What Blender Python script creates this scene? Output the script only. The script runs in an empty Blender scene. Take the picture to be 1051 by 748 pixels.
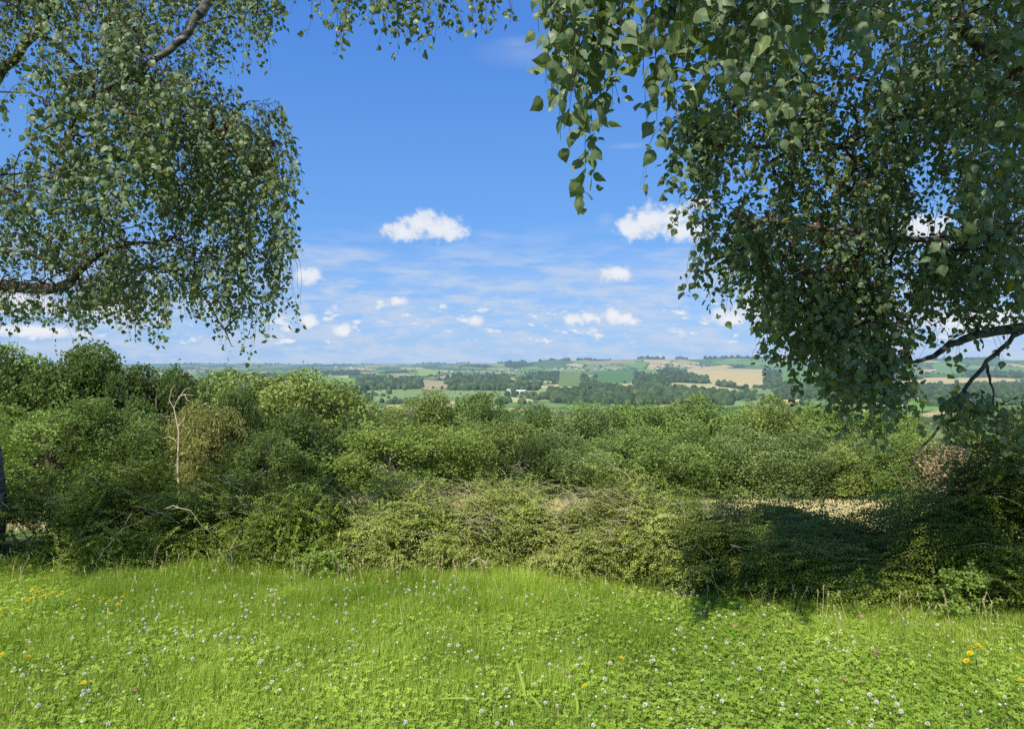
import bpy, math, random
import numpy as np
from mathutils import Vector

random.seed(7)
RNG = np.random.default_rng(7)
scene = bpy.context.scene
C = scene.collection
F, CX, HZ, EYE = 759.0, 525.5, 373.0, 1.6
pi = math.pi

# ------------------------------------------------------------------ camera
cam = bpy.data.cameras.new("camera"); cam_o = bpy.data.objects.new("camera", cam); C.objects.link(cam_o)
cam_o.location = (0, 0, EYE); cam_o.rotation_euler = (math.radians(90), 0, 0)
cam.sensor_fit = 'HORIZONTAL'; cam.sensor_width = 36; cam.lens = F / 1051 * 36
cam.shift_y = -(374 - HZ) / 1051
cam.clip_start = 0.05; cam.clip_end = 60000
scene.camera = cam_o

# ------------------------------------------------------------------ helpers
def at(px, py, d):
    return np.array([(px - CX) / F * d, d, EYE - (py - HZ) / F * d])

def proj(P):
    y = np.maximum(P[:, 1], 0.05)
    return CX + P[:, 0] / y * F, HZ - (P[:, 2] - EYE) / y * F

def pip(px, py, poly):
    px = np.asarray(px, float); py = np.asarray(py, float)
    ins = np.zeros(px.shape, bool); n = len(poly); j = n - 1
    for i in range(n):
        xi, yi = poly[i]; xj, yj = poly[j]
        if yi != yj:
            c = ((yi > py) != (yj > py)) & (px < (xj - xi) * (py - yi) / (yj - yi) + xi)
            ins ^= c
        j = i
    return ins

def tag(o, label=None, cat=None, group=None, kind=None):
    if label: o['label'] = label
    if cat: o['category'] = cat
    if group: o['group'] = group
    if kind: o['kind'] = kind
    return o

class MB:
    """collects vertex / face arrays and links them as one mesh object"""
    def __init__(s): s.v = []; s.f = []; s.var = []; s.n = 0
    def add(s, v, f, var=0.5, mi=0):
        v = np.asarray(v, np.float32).reshape(-1, 3); f = np.asarray(f, np.int32)
        s.v.append(v); s.f.append((f + s.n, mi)); s.n += len(v)
        var = np.asarray(var, np.float32)
        s.var.append(np.full(len(v), var, np.float32) if var.ndim == 0 else var)
    def inst(s, tv, tfs, pos, frames, scale, var=None, mi=0):
        """template verts tv (k,3), list of face arrays, N placements"""
        N = len(pos); k = len(tv)
        if N == 0: return
        scale = np.asarray(scale, float)
        if scale.ndim == 1: scale = scale[:, None]
        loc = tv[None] * scale[:, None, :]
        v = np.einsum('nkj,nji->nki', loc, frames) + pos[:, None, :]
        var = np.full(N, .5) if var is None else var
        s.v.append(v.reshape(-1, 3).astype(np.float32))
        s.var.append(np.repeat(var, k).astype(np.float32))
        off = (np.arange(N) * k)[:, None, None] + s.n
        for tf in tfs:
            tf = np.asarray(tf)
            s.f.append(((tf[None] + off).reshape(-1, tf.shape[1]).astype(np.int32), mi))
        s.n += N * k
    def build(s, name, mats, parent=None, smooth=False, col=None):
        me = bpy.data.meshes.new(name)
        v = np.concatenate(s.v)
        me.vertices.add(len(v)); me.vertices.foreach_set('co', v.ravel())
        tot = np.concatenate([np.full(len(f), f.shape[1], np.int32) for f, _ in s.f])
        mi = np.concatenate([np.full(len(f), m, np.int32) for f, m in s.f])
        loops = np.concatenate([f.ravel() for f, _ in s.f])
        me.loops.add(len(loops)); me.loops.foreach_set('vertex_index', loops)
        me.polygons.add(len(tot))
        start = np.zeros(len(tot), np.int32); start[1:] = np.cumsum(tot)[:-1]
        me.polygons.foreach_set('loop_start', start); me.polygons.foreach_set('loop_total', tot)
        me.polygons.foreach_set('material_index', mi)
        me.polygons.foreach_set('use_smooth', np.full(len(tot), smooth))
        a = me.attributes.new('var', 'FLOAT', 'POINT'); a.data.foreach_set('value', np.concatenate(s.var))
        if col is not None:
            a = me.attributes.new('col', 'FLOAT_COLOR', 'POINT'); a.data.foreach_set('color', col.astype(np.float32).ravel())
        for m in (mats if isinstance(mats, (list, tuple)) else [mats]): me.materials.append(m)
        me.update(calc_edges=True)
        o = bpy.data.objects.new(name, me); C.objects.link(o)
        if parent: o.parent = parent
        return o

def empty(name, loc=(0, 0, 0)):
    o = bpy.data.objects.new(name, None); C.objects.link(o); o.location = loc; o.empty_display_size = .1
    return o

def tube(mb, pts, rad, sides=6, var=.5, mi=0):
    pts = np.asarray(pts, float); n = len(pts)
    rad = np.broadcast_to(np.asarray(rad, float), (n,))
    T = np.gradient(pts, axis=0); T /= np.linalg.norm(T, axis=1)[:, None] + 1e-9
    up = np.array([.13, .31, .94]); 
    if abs(T.mean(0) @ up) > .85 * np.linalg.norm(T.mean(0)): up = np.array([.97, .2, .1])
    A = np.cross(T, up); A /= np.linalg.norm(A, axis=1)[:, None] + 1e-9
    B = np.cross(T, A)
    a = np.arange(sides) * 2 * pi / sides
    v = pts[:, None] + rad[:, None, None] * (np.cos(a)[None, :, None] * A[:, None] + np.sin(a)[None, :, None] * B[:, None])
    i = np.arange(n - 1)[:, None] * sides; j = np.arange(sides)[None]; k = (j + 1) % sides
    f = np.stack([i + j, i + k, i + sides + k, i + sides + j], -1).reshape(-1, 4)
    mb.add(v.reshape(-1, 3), f, var, mi)

def twigs(mb, P, r0, r1):
    """many thin three-sided tubes at once. P (N,m,3)"""
    N, m, _ = P.shape
    if N == 0: return
    T = P[:, -1] - P[:, 0]; T /= np.linalg.norm(T, axis=1)[:, None] + 1e-9
    up = np.where(np.abs(T[:, 2:3]) > .8, np.array([[1., 0, 0]]), np.array([[0, 0, 1.]]))
    A = np.cross(T, up); A /= np.linalg.norm(A, axis=1)[:, None] + 1e-9; B = np.cross(T, A)
    a = np.arange(3) * 2 * pi / 3
    ring = np.cos(a)[None, :, None] * A[:, None] + np.sin(a)[None, :, None] * B[:, None]
    t = np.linspace(0, 1, m)[None, :]
    r = np.broadcast_to(np.asarray(r0), (N,))[:, None] * (1 - t) + np.broadcast_to(np.asarray(r1), (N,))[:, None] * t
    v = P[:, :, None] + r[:, :, None, None] * ring[:, None]
    base = (np.arange(N) * m * 3)[:, None, None]
    i = (np.arange(m - 1) * 3)[None, :, None]; j = np.arange(3)[None, None]; k = (j + 1) % 3
    f = np.stack([base + i + j, base + i + k, base + i + 3 + k, base + i + 3 + j], -1).reshape(-1, 4)
    mb.add(v.reshape(-1, 3), f, .5)

def frames(X, spin=None, rng=RNG):
    """orthonormal frames whose first row is X (leaf length); random or given normal hint"""
    X = X / (np.linalg.norm(X, axis=1)[:, None] + 1e-9)
    H = rng.normal(size=X.shape) if spin is None else spin
    Y = np.cross(H, X); Y /= np.linalg.norm(Y, axis=1)[:, None] + 1e-9
    Z = np.cross(X, Y)
    return np.stack([X, Y, Z], 1)

# value noise on arrays
def vnoise(x, y, seed=0):
    xi = np.floor(x).astype(np.int64); yi = np.floor(y).astype(np.int64)
    xf = x - xi; yf = y - yi
    def h(a, b):
        n = (a * 374761393 + b * 668265263 + seed * 1442695041) & 0x7fffffff
        n = ((n ^ (n >> 13)) * 1274126177) & 0x7fffffff
        return ((n ^ (n >> 16)) & 0xffff) / 65535.0
    u = xf * xf * (3 - 2 * xf); w = yf * yf * (3 - 2 * yf)
    return (h(xi, yi) * (1 - u) + h(xi + 1, yi) * u) * (1 - w) + (h(xi, yi + 1) * (1 - u) + h(xi + 1, yi + 1) * u) * w

def fbm(x, y, seed=0, o=3):
    s = 0; a = .5
    for i in range(o): s = s + a * vnoise(x * 2 ** i + 17.3 * i, y * 2 ** i - 9.1 * i, seed + i); a *= .5
    return s / (1 - .5 ** o)

# ------------------------------------------------------------------ terrain
HXp = [-8, -4, -1.6, 0, .65, 1.7, 2.3, 3.1, 8]
HYp = [5.9, 5.72, 5.6, 5.45, 5.22, 4.82, 4.7, 4.6, 4.2]
def hedge_y(x): return np.interp(x, HXp, HYp)
PT = [-50, 0, 1, 5, 10, 18, 25, 35, 50, 80, 150, 400, 800, 1200, 60000]
PZ = [0, 0, -.05, -.9, -2.1, -3.5, -4.6, -6.0, -8.6, -14, -25, -47, -60, -62, -62]
def smooth(a, b, x):
    t = np.clip((x - a) / (b - a), 0, 1); return t * t * (3 - 2 * t)
def hgt(x, y):
    x = np.asarray(x, float); y = np.asarray(y, float)
    r = np.hypot(x, y)
    t = np.where(y > 0, y, 0) - hedge_y(x)
    t = np.where(y > 50, r - 5, t)
    z = np.interp(t, PT, PZ)
    z = z + np.where(r < 12, (fbm(x * .9, y * .9, 3) - .5) * .05, 0)
    z = z + smooth(15, 60, r) * (fbm(x / 14, y / 14, 5) - .5) * .9 * (1 - smooth(300, 900, r))
    az = np.arctan2(x, np.maximum(y, 1)) ; pxa = CX + np.tan(np.clip(az, -1.3, 1.3)) * F
    far = smooth(900, 1600, r)
    z = z + far * (fbm(x / 900, y / 900, 8) - .5) * 16
    # near hillside field to the right
    z = z + 16 * np.exp(-((r - 430) / 130) ** 2) * smooth(860, 1000, pxa)
    # rising ridges far off
    R = np.interp(pxa, [-400, 200, 400, 520, 600, 680, 760, 900, 1100, 1500], [10, 10, 22, 62, 100, 112, 108, 92, 88, 60])
    z = z + R * np.exp(-((r - 7600) / 1700) ** 2) * (.78 + .44 * fbm(az * 16, r / 2600, 11))
    R2 = np.interp(pxa, [-400, 100, 300, 500, 1500], [52, 50, 46, 60, 60])
    z = z + R2 * smooth(7500, 13500, r) * (.85 + .3 * fbm(az * 9, r / 6000, 14))
    z = z + np.interp(pxa, [450, 560, 640, 900], [0, 12, 22, 14]) * np.exp(-((r - 3700) / 700) ** 2)
    return z
def G(x, y): return float(hgt(np.array([x]), np.array([y]))[0])

def ground_hit(px, py):
    """world ground points seen along photo rays (arrays), far country only"""
    rr = np.geomspace(1000, 16000, 400)
    px = np.atleast_1d(np.asarray(px, float)); py = np.atleast_1d(np.asarray(py, float))
    out = np.full((len(px), 3), np.nan)
    for i in range(len(px)):
        yy = rr / math.hypot(1, (px[i] - CX) / F); xx = (px[i] - CX) / F * yy
        g = hgt(xx, yy); s = HZ - (g - EYE) / yy * F
        k = np.argmax(s <= py[i])
        if s[k] <= py[i]: out[i] = (xx[k], yy[k], g[k])
    return out

# ------------------------------------------------------------------ materials
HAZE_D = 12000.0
def new_mat(name):
    m = bpy.data.materials.new(name); m.use_nodes = True
    nt = m.node_tree; nt.nodes.clear(); return m, nt
class N:
    def __init__(s, nt): s.nt = nt
    def __call__(s, t, **kw):
        n = s.nt.nodes.new(t)
        for k, v in kw.items():
            if k.startswith('i_'):
                key = k[2:]; key = int(key) if key.isdigit() else key.replace('_', ' ')
                if isinstance(v, bpy.types.NodeSocket): s.nt.links.new(v, n.inputs[key])
                else: n.inputs[key].default_value = v
            else: setattr(n, k, v)
        return n
    def math(s, op, a, b=None, c=None, clamp=False):
        n = s.nt.nodes.new('ShaderNodeMath'); n.operation = op; n.use_clamp = clamp
        for i, v in enumerate((a, b, c)):
            if v is None: continue
            if isinstance(v, bpy.types.NodeSocket): s.nt.links.new(v, n.inputs[i])
            else: n.inputs[i].default_value = v
        return n.outputs[0]
    def vmath(s, op, a, b=None, out=0):
        n = s.nt.nodes.new('ShaderNodeVectorMath'); n.operation = op
        for i, v in enumerate((a, b)):
            if v is None: continue
            if isinstance(v, bpy.types.NodeSocket): s.nt.links.new(v, n.inputs[i])
            else: n.inputs[i].default_value = v
        return n.outputs[out]
    def mix(s, fac, a, b, mode='MIX'):
        n = s.nt.nodes.new('ShaderNodeMix'); n.data_type = 'RGBA'; n.blend_type = mode
        for key, v in ((0, fac), (6, a), (7, b)):
            if isinstance(v, bpy.types.NodeSocket): s.nt.links.new(v, n.inputs[key])
            else: n.inputs[key].default_value = (v if key == 0 or len(v) == 4 else (*v, 1))
        return n.outputs[2]
    def ramp(s, fac, stops):
        n = s.nt.nodes.new('ShaderNodeValToRGB'); s.nt.links.new(fac, n.inputs[0])
        cr = n.color_ramp
        while len(cr.elements) < len(stops): cr.elements.new(.5)
        for e, (p, c) in zip(cr.elements, stops): e.position = p; e.color = (*c, 1)
        return n.outputs[0]
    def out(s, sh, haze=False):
        if haze:  # aerial haze put into the material as a blue glow growing with distance
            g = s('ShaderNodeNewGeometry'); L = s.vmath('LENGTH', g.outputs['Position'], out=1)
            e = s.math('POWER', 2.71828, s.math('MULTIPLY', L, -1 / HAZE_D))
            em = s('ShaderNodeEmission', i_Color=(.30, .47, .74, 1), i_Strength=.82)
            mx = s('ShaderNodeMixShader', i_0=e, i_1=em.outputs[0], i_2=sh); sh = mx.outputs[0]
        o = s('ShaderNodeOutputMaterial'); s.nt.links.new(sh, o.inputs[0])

def leaf_mat(name, dark, light, transl=.3, rough=.45, spec=.4, tcol=None, use_obj=False, haze=False, nscale=.6, back=None):
    m, nt = new_mat(name); n = N(nt)
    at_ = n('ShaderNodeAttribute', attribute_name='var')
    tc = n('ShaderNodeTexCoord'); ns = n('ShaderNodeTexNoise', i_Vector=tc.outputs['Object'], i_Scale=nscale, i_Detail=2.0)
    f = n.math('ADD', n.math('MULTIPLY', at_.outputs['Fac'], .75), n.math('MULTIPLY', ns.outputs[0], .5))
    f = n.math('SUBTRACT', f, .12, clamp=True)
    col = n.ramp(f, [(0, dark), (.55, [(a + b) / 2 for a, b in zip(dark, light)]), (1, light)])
    if use_obj:
        oi = n('ShaderNodeObjectInfo'); col = n.mix(1.0, col, oi.outputs['Color'], 'MULTIPLY')
    if back is not None:
        g = n('ShaderNodeNewGeometry'); col = n.mix(n.math('MULTIPLY', g.outputs['Backfacing'], .6), col, back)
    p = n('ShaderNodeBsdfPrincipled', i_Base_Color=col, i_Roughness=rough)
    p.inputs['Specular IOR Level'].default_value = spec
    tl = n.mix(.55, col, tcol or (light[0] * 1.6, light[1] * 1.5, light[2] * .6))
    t = n('ShaderNodeBsdfTranslucent', i_Color=tl)
    mx = n('ShaderNodeMixShader', i_0=transl, i_1=p.outputs[0], i_2=t.outputs[0])
    n.out(mx.outputs[0], haze); return m

def plain_mat(name, c1, c2, scale=8, rough=.85, haze=False, spec=.2):
    m, nt = new_mat(name); n = N(nt)
    tc = n('ShaderNodeTexCoord'); ns = n('ShaderNodeTexNoise', i_Vector=tc.outputs['Object'], i_Scale=scale, i_Detail=4.0)
    col = n.ramp(ns.outputs[0], [(.35, c1), (.65, c2)])
    p = n('ShaderNodeBsdfPrincipled', i_Base_Color=col, i_Roughness=rough); p.inputs['Specular IOR Level'].default_value = spec
    n.out(p.outputs[0], haze); return m

def birch_bark():
    m, nt = new_mat('birch bark'); n = N(nt)
    tc = n('ShaderNodeTexCoord')
    mp = n('ShaderNodeMapping', i_Vector=tc.outputs['Object']); mp.inputs['Scale'].default_value = (6, 6, 22)
    a = n('ShaderNodeTexNoise', i_Vector=mp.outputs[0], i_Scale=1.6, i_Detail=5.0)
    b = n('ShaderNodeTexNoise', i_Vector=tc.outputs['Object'], i_Scale=9.0, i_Detail=4.0)
    c1 = n.ramp(a.outputs[0], [(.42, (.03, .028, .024)), (.62, (.26, .24, .21))])
    col = n.mix(n.ramp(b.outputs[0], [(.45, (0, 0, 0)), (.62, (1, 1, 1))]), c1, (.10, .10, .075))
    bm = n('ShaderNodeBump', i_Strength=.5, i_Distance=.01, i_Height=a.outputs[0])
    p = n('ShaderNodeBsdfPrincipled', i_Base_Color=col, i_Roughness=.8, i_Normal=bm.outputs[0]); n.out(p.outputs[0]); return m

M = dict(
    bark=birch_bark(),
    limb=plain_mat('birch limb bark', (.05, .045, .035), (.16, .14, .11), 14),
    twig=plain_mat('birch twig', (.06, .035, .02), (.13, .08, .05), 10),
    birch=leaf_mat('birch leaf', (.030, .070, .020), (.38, .47, .14), .28, .46, .5, tcol=(.34, .46, .05), back=(.19, .25, .13)),
    birch_yellow=leaf_mat('yellowing birch leaf', (.30, .26, .03), (.42, .30, .03), .3, .5, .3),
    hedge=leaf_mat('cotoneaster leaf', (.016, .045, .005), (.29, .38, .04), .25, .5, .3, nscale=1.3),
    hedge_sunlit=leaf_mat('sunlit cotoneaster leaf', (.035, .075, .010), (.50, .56, .12), .28, .5, .35, nscale=2.0),  # lighter copy of the cotoneaster leaf, sunlight painted into its colour
    shoot=leaf_mat('young shoot leaf', (.13, .24, .03), (.32, .45, .06), .35, .4, .4),
    stem=plain_mat('hedge stem', (.10, .065, .04), (.30, .22, .14), 9),
    deadtwig=plain_mat('bare twig', (.38, .30, .18), (.62, .52, .36), 9),
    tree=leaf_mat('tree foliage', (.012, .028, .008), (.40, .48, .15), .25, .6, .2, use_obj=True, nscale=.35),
    treebark=plain_mat('tree bark', (.08, .07, .05), (.22, .20, .16), 5),
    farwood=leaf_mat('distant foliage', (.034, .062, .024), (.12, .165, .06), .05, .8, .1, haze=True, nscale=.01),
    grass=leaf_mat('grass blade', (.16, .28, .03), (.68, .82, .15), .46, .42, .35, nscale=.9),
    drygrass=leaf_mat('dry grass', (.46, .38, .17), (.82, .72, .42), .25, .7, .1),
    clover=leaf_mat('clover leaf', (.17, .31, .03), (.66, .83, .14), .44, .45, .35, nscale=1.1),
    petal=leaf_mat('clover blossom', (.84, .76, .66), (.97, .94, .86), .35, .7, .1, tcol=(.95, .9, .8)),
    yellow=leaf_mat('yellow petal', (.75, .50, .01), (.9, .70, .02), .2, .5, .2, tcol=(.9, .7, .02)),
    stalk=plain_mat('flower stalk', (.10, .20, .03), (.18, .30, .06), 20),
    litter=plain_mat('fallen leaf', (.20, .12, .05), (.42, .30, .15), 30),
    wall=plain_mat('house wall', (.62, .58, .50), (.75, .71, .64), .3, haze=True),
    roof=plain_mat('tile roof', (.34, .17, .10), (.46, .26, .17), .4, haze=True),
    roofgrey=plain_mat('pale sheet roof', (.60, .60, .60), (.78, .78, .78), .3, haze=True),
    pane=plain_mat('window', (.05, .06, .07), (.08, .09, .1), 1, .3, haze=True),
    dirt=plain_mat('rusty dead foliage', (.26, .18, .09), (.46, .34, .19), 12),
)

# ------------------------------------------------------------------ ground
def voro(u, v, seed=0):
    ui = np.floor(u); vi = np.floor(v)
    d1 = np.full(u.shape, 9.); d2 = np.full(u.shape, 9.); idx = np.zeros(u.shape)
    def h(a, b, k):
        x = np.sin(a * 127.1 + b * 311.7 + k * 74.7 + seed) * 43758.5453
        return x - np.floor(x)
    for du in (-1, 0, 1):
        for dv in (-1, 0, 1):
            a = ui + du; b = vi + dv
            px = a + h(a, b, 1); py = b + h(a, b, 2)
            d = np.hypot(u - px, v - py)
            near = d < d1
            d2 = np.where(near, d1, np.minimum(d2, d)); idx = np.where(near, h(a, b, 3), idx); d1 = np.where(near, d, d1)
    return d1, d2, idx

def field_uv(x, y):
    az = np.arctan2(x, y); r = np.hypot(x, y)
    return az / .030 + .6 * np.sin(np.log(r) * 5), np.log(r) / .125 + np.sin(az * 9) * 1.1

TAN, STRAW, PALE, LIME, GREEN, DARK = (.50, .36, .20), (.42, .36, .19), (.24, .27, .12), (.16, .26, .05), (.10, .16, .05), (.05, .085, .035)
PATCH = [
    ([(712, 377), (786, 379), (783, 397), (752, 400), (735, 395), (722, 388), (700, 380)], TAN),
    ([(690, 392), (735, 394), (760, 401), (735, 402), (688, 396)], STRAW),
    ([(606, 381), (648, 380), (664, 393), (612, 393)], (.10, .17, .06)),
    ([(572, 382), (598, 383), (606, 396), (574, 397)], (.15, .19, .07)),
    ([(606, 393.5), (660, 393.5), (656, 399), (604, 398)], STRAW),
    ([(540, 398), (606, 398), (610, 409), (560, 409), (535, 403)], (.25, .29, .14)),
    ([(428, 390), (462, 391), (460, 398), (430, 397)], (.36, .26, .17)),
    ([(430, 396), (445, 397), (440, 403), (428, 402)], (.36, .26, .17)),
    ([(400, 400), (520, 400), (520, 412), (400, 412)], (.20, .24, .10)),
    ([(330, 387), (370, 388), (370, 392), (332, 394)], LIME),
    ([(428, 379), (450, 380), (448, 384), (430, 385)], (.26, .33, .08)),
    ([(390, 386), (412, 387), (412, 390), (392, 390)], TAN),
    ([(560, 379), (600, 379), (600, 381), (560, 381)], PALE),
    ([(655, 379), (680, 379), (684, 383), (650, 382)], LIME),
    ([(786, 374), (850, 376), (850, 394), (800, 396)], (.15, .22, .07)),
    ([(905, 391), (1030, 387), (1051, 391), (930, 395)], TAN),
    ([(960, 377), (1080, 378), (1080, 384), (960, 383)], (.16, .24, .07)),
    ([(730, 370), (790, 371), (788, 375), (735, 374)], LIME),
    ([(600, 369), (650, 369), (650, 373), (600, 373)], (.34, .26, .16)),
]
WOODS = [
    [(366, 389), (432, 387), (434, 399), (368, 401)], [(458, 387), (522, 383), (512, 401), (460, 400)],
    [(520, 393), (556, 395), (553, 401), (505, 401)], [(553, 381), (573, 381), (573, 390), (528, 390)],
    [(674, 379), (690, 377), (728, 390), (726, 394), (680, 392)], [(650, 381), (658, 381), (682, 392), (676, 401), (652, 396)],
    [(560, 403), (700, 401), (752, 405), (752, 416), (570, 414)], [(596, 383), (602, 383), (612, 400), (600, 400)],
    [(735, 392), (766, 397), (764, 400), (735, 396)], [(783, 379), (802, 379), (802, 396), (786, 394)],
    [(800, 396), (1080, 397), (1080, 406), (800, 410)], [(990, 379), (1080, 383), (1080, 389), (990, 387)],
    [(330, 381), (370, 380), (370, 384), (330, 385)], [(612, 397), (640, 397), (640, 400), (612, 400)],
    [(850, 376), (930, 377), (930, 384), (850, 384)], [(250, 384), (300, 384), (300, 392), (250, 392)],
]

def build_ground():
    a_in = np.radians(np.linspace(-52, 52, 900)); a_out = np.radians(np.linspace(52, 308, 70)[1:-1])
    A = np.concatenate([a_in, a_out])
    R = np.concatenate([[.02], np.linspace(.4, 9, 60), np.geomspace(9.3, 110, 110), np.geomspace(113, 1000, 70), np.geomspace(1010, 17000, 330), [24000, 40000]])
    rr, aa = np.meshgrid(R, A, indexing='ij'); x = rr * np.sin(aa); y = rr * np.cos(aa)
    z = hgt(x.ravel(), y.ravel()).reshape(x.shape)
    z[-1] = z[-2] - 200
    n = len(A); m = len(R)
    i = np.arange(m - 1)[:, None] * n; j = np.arange(n)[None]; k = (j + 1) % n
    f = np.stack([i + j, i + k, i + n + k, i + n + j], -1).reshape(-1, 4)[:, ::-1]
    P = np.stack([x, y, z], -1).reshape(-1, 3)
    X, Y = P[:, 0], P[:, 1]; r = np.hypot(X, Y); px, py = proj(P)
    t = np.where(Y > 0, Y, 0) - hedge_y(X)
    col = np.zeros((len(P), 3))
    def cmix(c, fac): return col * (1 - fac[:, None]) + np.array(c)[None] * fac[:, None]
    col[:] = (.075, .105, .028)
    nz = fbm(X * 3, Y * 3, 21); col = cmix((.10, .085, .045), smooth(.5, .75, nz) * (r < 20))
    col = cmix((.030, .026, .016), smooth(-.1, .15, t) * (1 - smooth(2, 4, t)))
    col = cmix((.62, .52, .29), smooth(8, 12, t) * (1 - smooth(36, 44, t)))
    col = cmix((.14, .17, .06), smooth(2, 4, t) * (1 - smooth(12, 20, t)))
    col = cmix((.05, .065, .025), smooth(36, 44, t))
    col = cmix((.19, .24, .10), smooth(200, 300, r) * (1 - smooth(650, 900, r)))
    u, v = field_uv(X, np.maximum(Y, 1)); d1, d2, idx = voro(u, v)
    pal = np.array([GREEN, PALE, LIME, STRAW, (.13, .19, .06), TAN, (.17, .21, .08), DARK, (.20, .25, .10), (.12, .17, .07)])
    fc = pal[(idx * 9.99).astype(int)] * (.85 + .3 * fbm(X / 60, Y / 60, 31))[:, None]
    edge = smooth(.09, .03, d2 - d1) if False else np.clip((.09 - (d2 - d1)) / .06, 0, 1)
    fc = fc * (1 - edge[:, None]) + np.array([[.035, .055, .025]]) * edge[:, None]
    fr = smooth(850, 1100, r)[:, None]; col = col * (1 - fr) + fc * fr
    front = (Y > 900)
    for poly, c in PATCH:
        s = front & pip(px, py, poly) & (r < 9500); col[s] = np.array(c) * (.9 + .2 * fbm(X[s] / 40, Y[s] / 40, 33))[:, None]
    for poly in WOODS:
        s = front & pip(px, py, poly); col[s] = (.035, .055, .024)
    mb = MB(); mb.add(P, f)
    m_, nt = new_mat('ground'); nn = N(nt)
    ac = nn('ShaderNodeAttribute', attribute_name='col'); tc = nn('ShaderNodeTexCoord')
    ns = nn('ShaderNodeTexNoise', i_Vector=tc.outputs['Object'], i_Scale=2.5, i_Detail=6.0)
    c = nn.mix(.55, ac.outputs['Color'], nn.ramp(ns.outputs[0], [(.3, (.25, .25, .25)), (.7, (1, 1, 1))]), 'MULTIPLY')
    n2 = nn('ShaderNodeTexNoise', i_Vector=tc.outputs['Object'], i_Scale=.012, i_Detail=5.0)
    c = nn.mix(.6, c, nn.ramp(n2.outputs[0], [(.3, (.72, .74, .7)), (.7, (1.0, 1, 1))]), 'MULTIPLY')
    c = nn.mix(1.0, c, (1.8, 1.95, 1.6), 'MULTIPLY')
    bp = nn('ShaderNodeBump', i_Strength=.6, i_Distance=.03, i_Height=ns.outputs[0])
    p = nn('ShaderNodeBsdfPrincipled', i_Base_Color=c, i_Roughness=.95, i_Normal=bp.outputs[0]); p.inputs['Specular IOR Level'].default_value = .05
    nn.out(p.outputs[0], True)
    o = mb.build('ground', m_, smooth=True, col=np.concatenate([col, np.ones((len(P), 1))], 1))
    tag(o, kind='structure')
build_ground()

# ------------------------------------------------------------------ far woods, hedgerows, houses
def ico(sub=1):
    import bmesh
    bm = bmesh.new(); bmesh.ops.create_icosphere(bm, subdivisions=sub, radius=1)
    v = np.array([q.co[:] for q in bm.verts]); f = np.array([[q.index for q in p.verts] for p in bm.faces]); bm.free(); return v, f
IV, IF = ico(2)

def far_trees(name, pts, label, hmin=7, hmax=15):
    mb = MB(); n = len(pts); rng = np.random.default_rng(len(pts))
    for q in range(4):
        tv = IV * (1 + .34 * (rng.random((len(IV), 1)) - .5)); tv = tv * np.array([1, 1, 1]); tv[:, 2] += .55
        sel = np.arange(q, n, 4); p = pts[sel]
        h = (hmin + (hmax - hmin) * rng.random(len(sel)) ** 1.6) * .66 * (.7 + .6 * fbm(p[:, 0] / 90, p[:, 1] / 90, 55)); w = h * rng.uniform(.65, 1.15, len(sel))
        a = rng.random(len(sel)) * 2 * pi
        Fm = np.zeros((len(sel), 3, 3)); Fm[:, 0, 0] = np.cos(a); Fm[:, 0, 1] = np.sin(a); Fm[:, 1, 0] = -np.sin(a); Fm[:, 1, 1] = np.cos(a); Fm[:, 2, 2] = 1
        mb.inst(tv, [IF], p, Fm, np.stack([w, w, h], 1), rng.random(len(sel)))
    o = mb.build(name, M['farwood']); tag(o, label, 'woodland' if 'wood' in name else 'hedgerows', kind='stuff'); return o

# woods: dense points in each wood polygon (every wood lies on the ground where the photo shows it)
wp = []
for poly in WOODS:
    xs = [p[0] for p in poly]; ys = [p[1] for p in poly]
    area = (max(xs) - min(xs)) * (max(ys) - min(ys))
    k = int(area * .45); qx = RNG.uniform(min(xs), max(xs), k); qy = RNG.uniform(min(ys), max(ys), k)
    s = pip(qx + RNG.normal(size=k) * 2.5, qy + RNG.normal(size=k) * 1.0, poly) & (fbm(qx / 7, qy / 2.2, 66) > .34); wp.append(ground_hit(qx[s], qy[s]))
wp = np.concatenate(wp); wp = wp[~np.isnan(wp[:, 0])]
far_trees('distant_woods', wp, 'dark green woods scattered over the hazy farmland in the valley')
k = 14000; qx = RNG.uniform(-60, 1110, k); qy = 374 + 42 * RNG.random(k) ** 1.4
g = ground_hit(qx, qy); g = g[~np.isnan(g[:, 0])]
u, v = field_uv(g[:, 0], g[:, 1]); d1, d2, idx = voro(u, v)
pxg, pyg = proj(g); inp = np.zeros(len(g), bool)
for poly, c in PATCH: inp |= pip(pxg, pyg, poly)
hs = (((d2 - d1) < .10) | ((idx * 9.99).astype(int) == 7) | (RNG.random(len(g)) < .04)) & ~inp
far_trees('hedgerow_trees', g[hs], 'thin dark hedgerows and field trees between the far fields', 5, 11)
# skyline trees along the ridge
sk = []
for px_ in np.arange(180, 1110, 1.6):
    rr = np.geomspace(2500, 16000, 300); yy = rr / math.hypot(1, (px_ - CX) / F); xx = (px_ - CX) / F * yy
    g = hgt(xx, yy); s = (g - EYE) / yy
    kk = int(np.argmax(s))
    if vnoise(np.array([px_ / 14.]), np.array([.5]), 77)[0] > .38: sk.append((xx[kk], yy[kk], g[kk] - 3))
far_trees('skyline_wood', np.array(sk), 'low tree line along the far hazy ridge under the sky', 14, 34)

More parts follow.
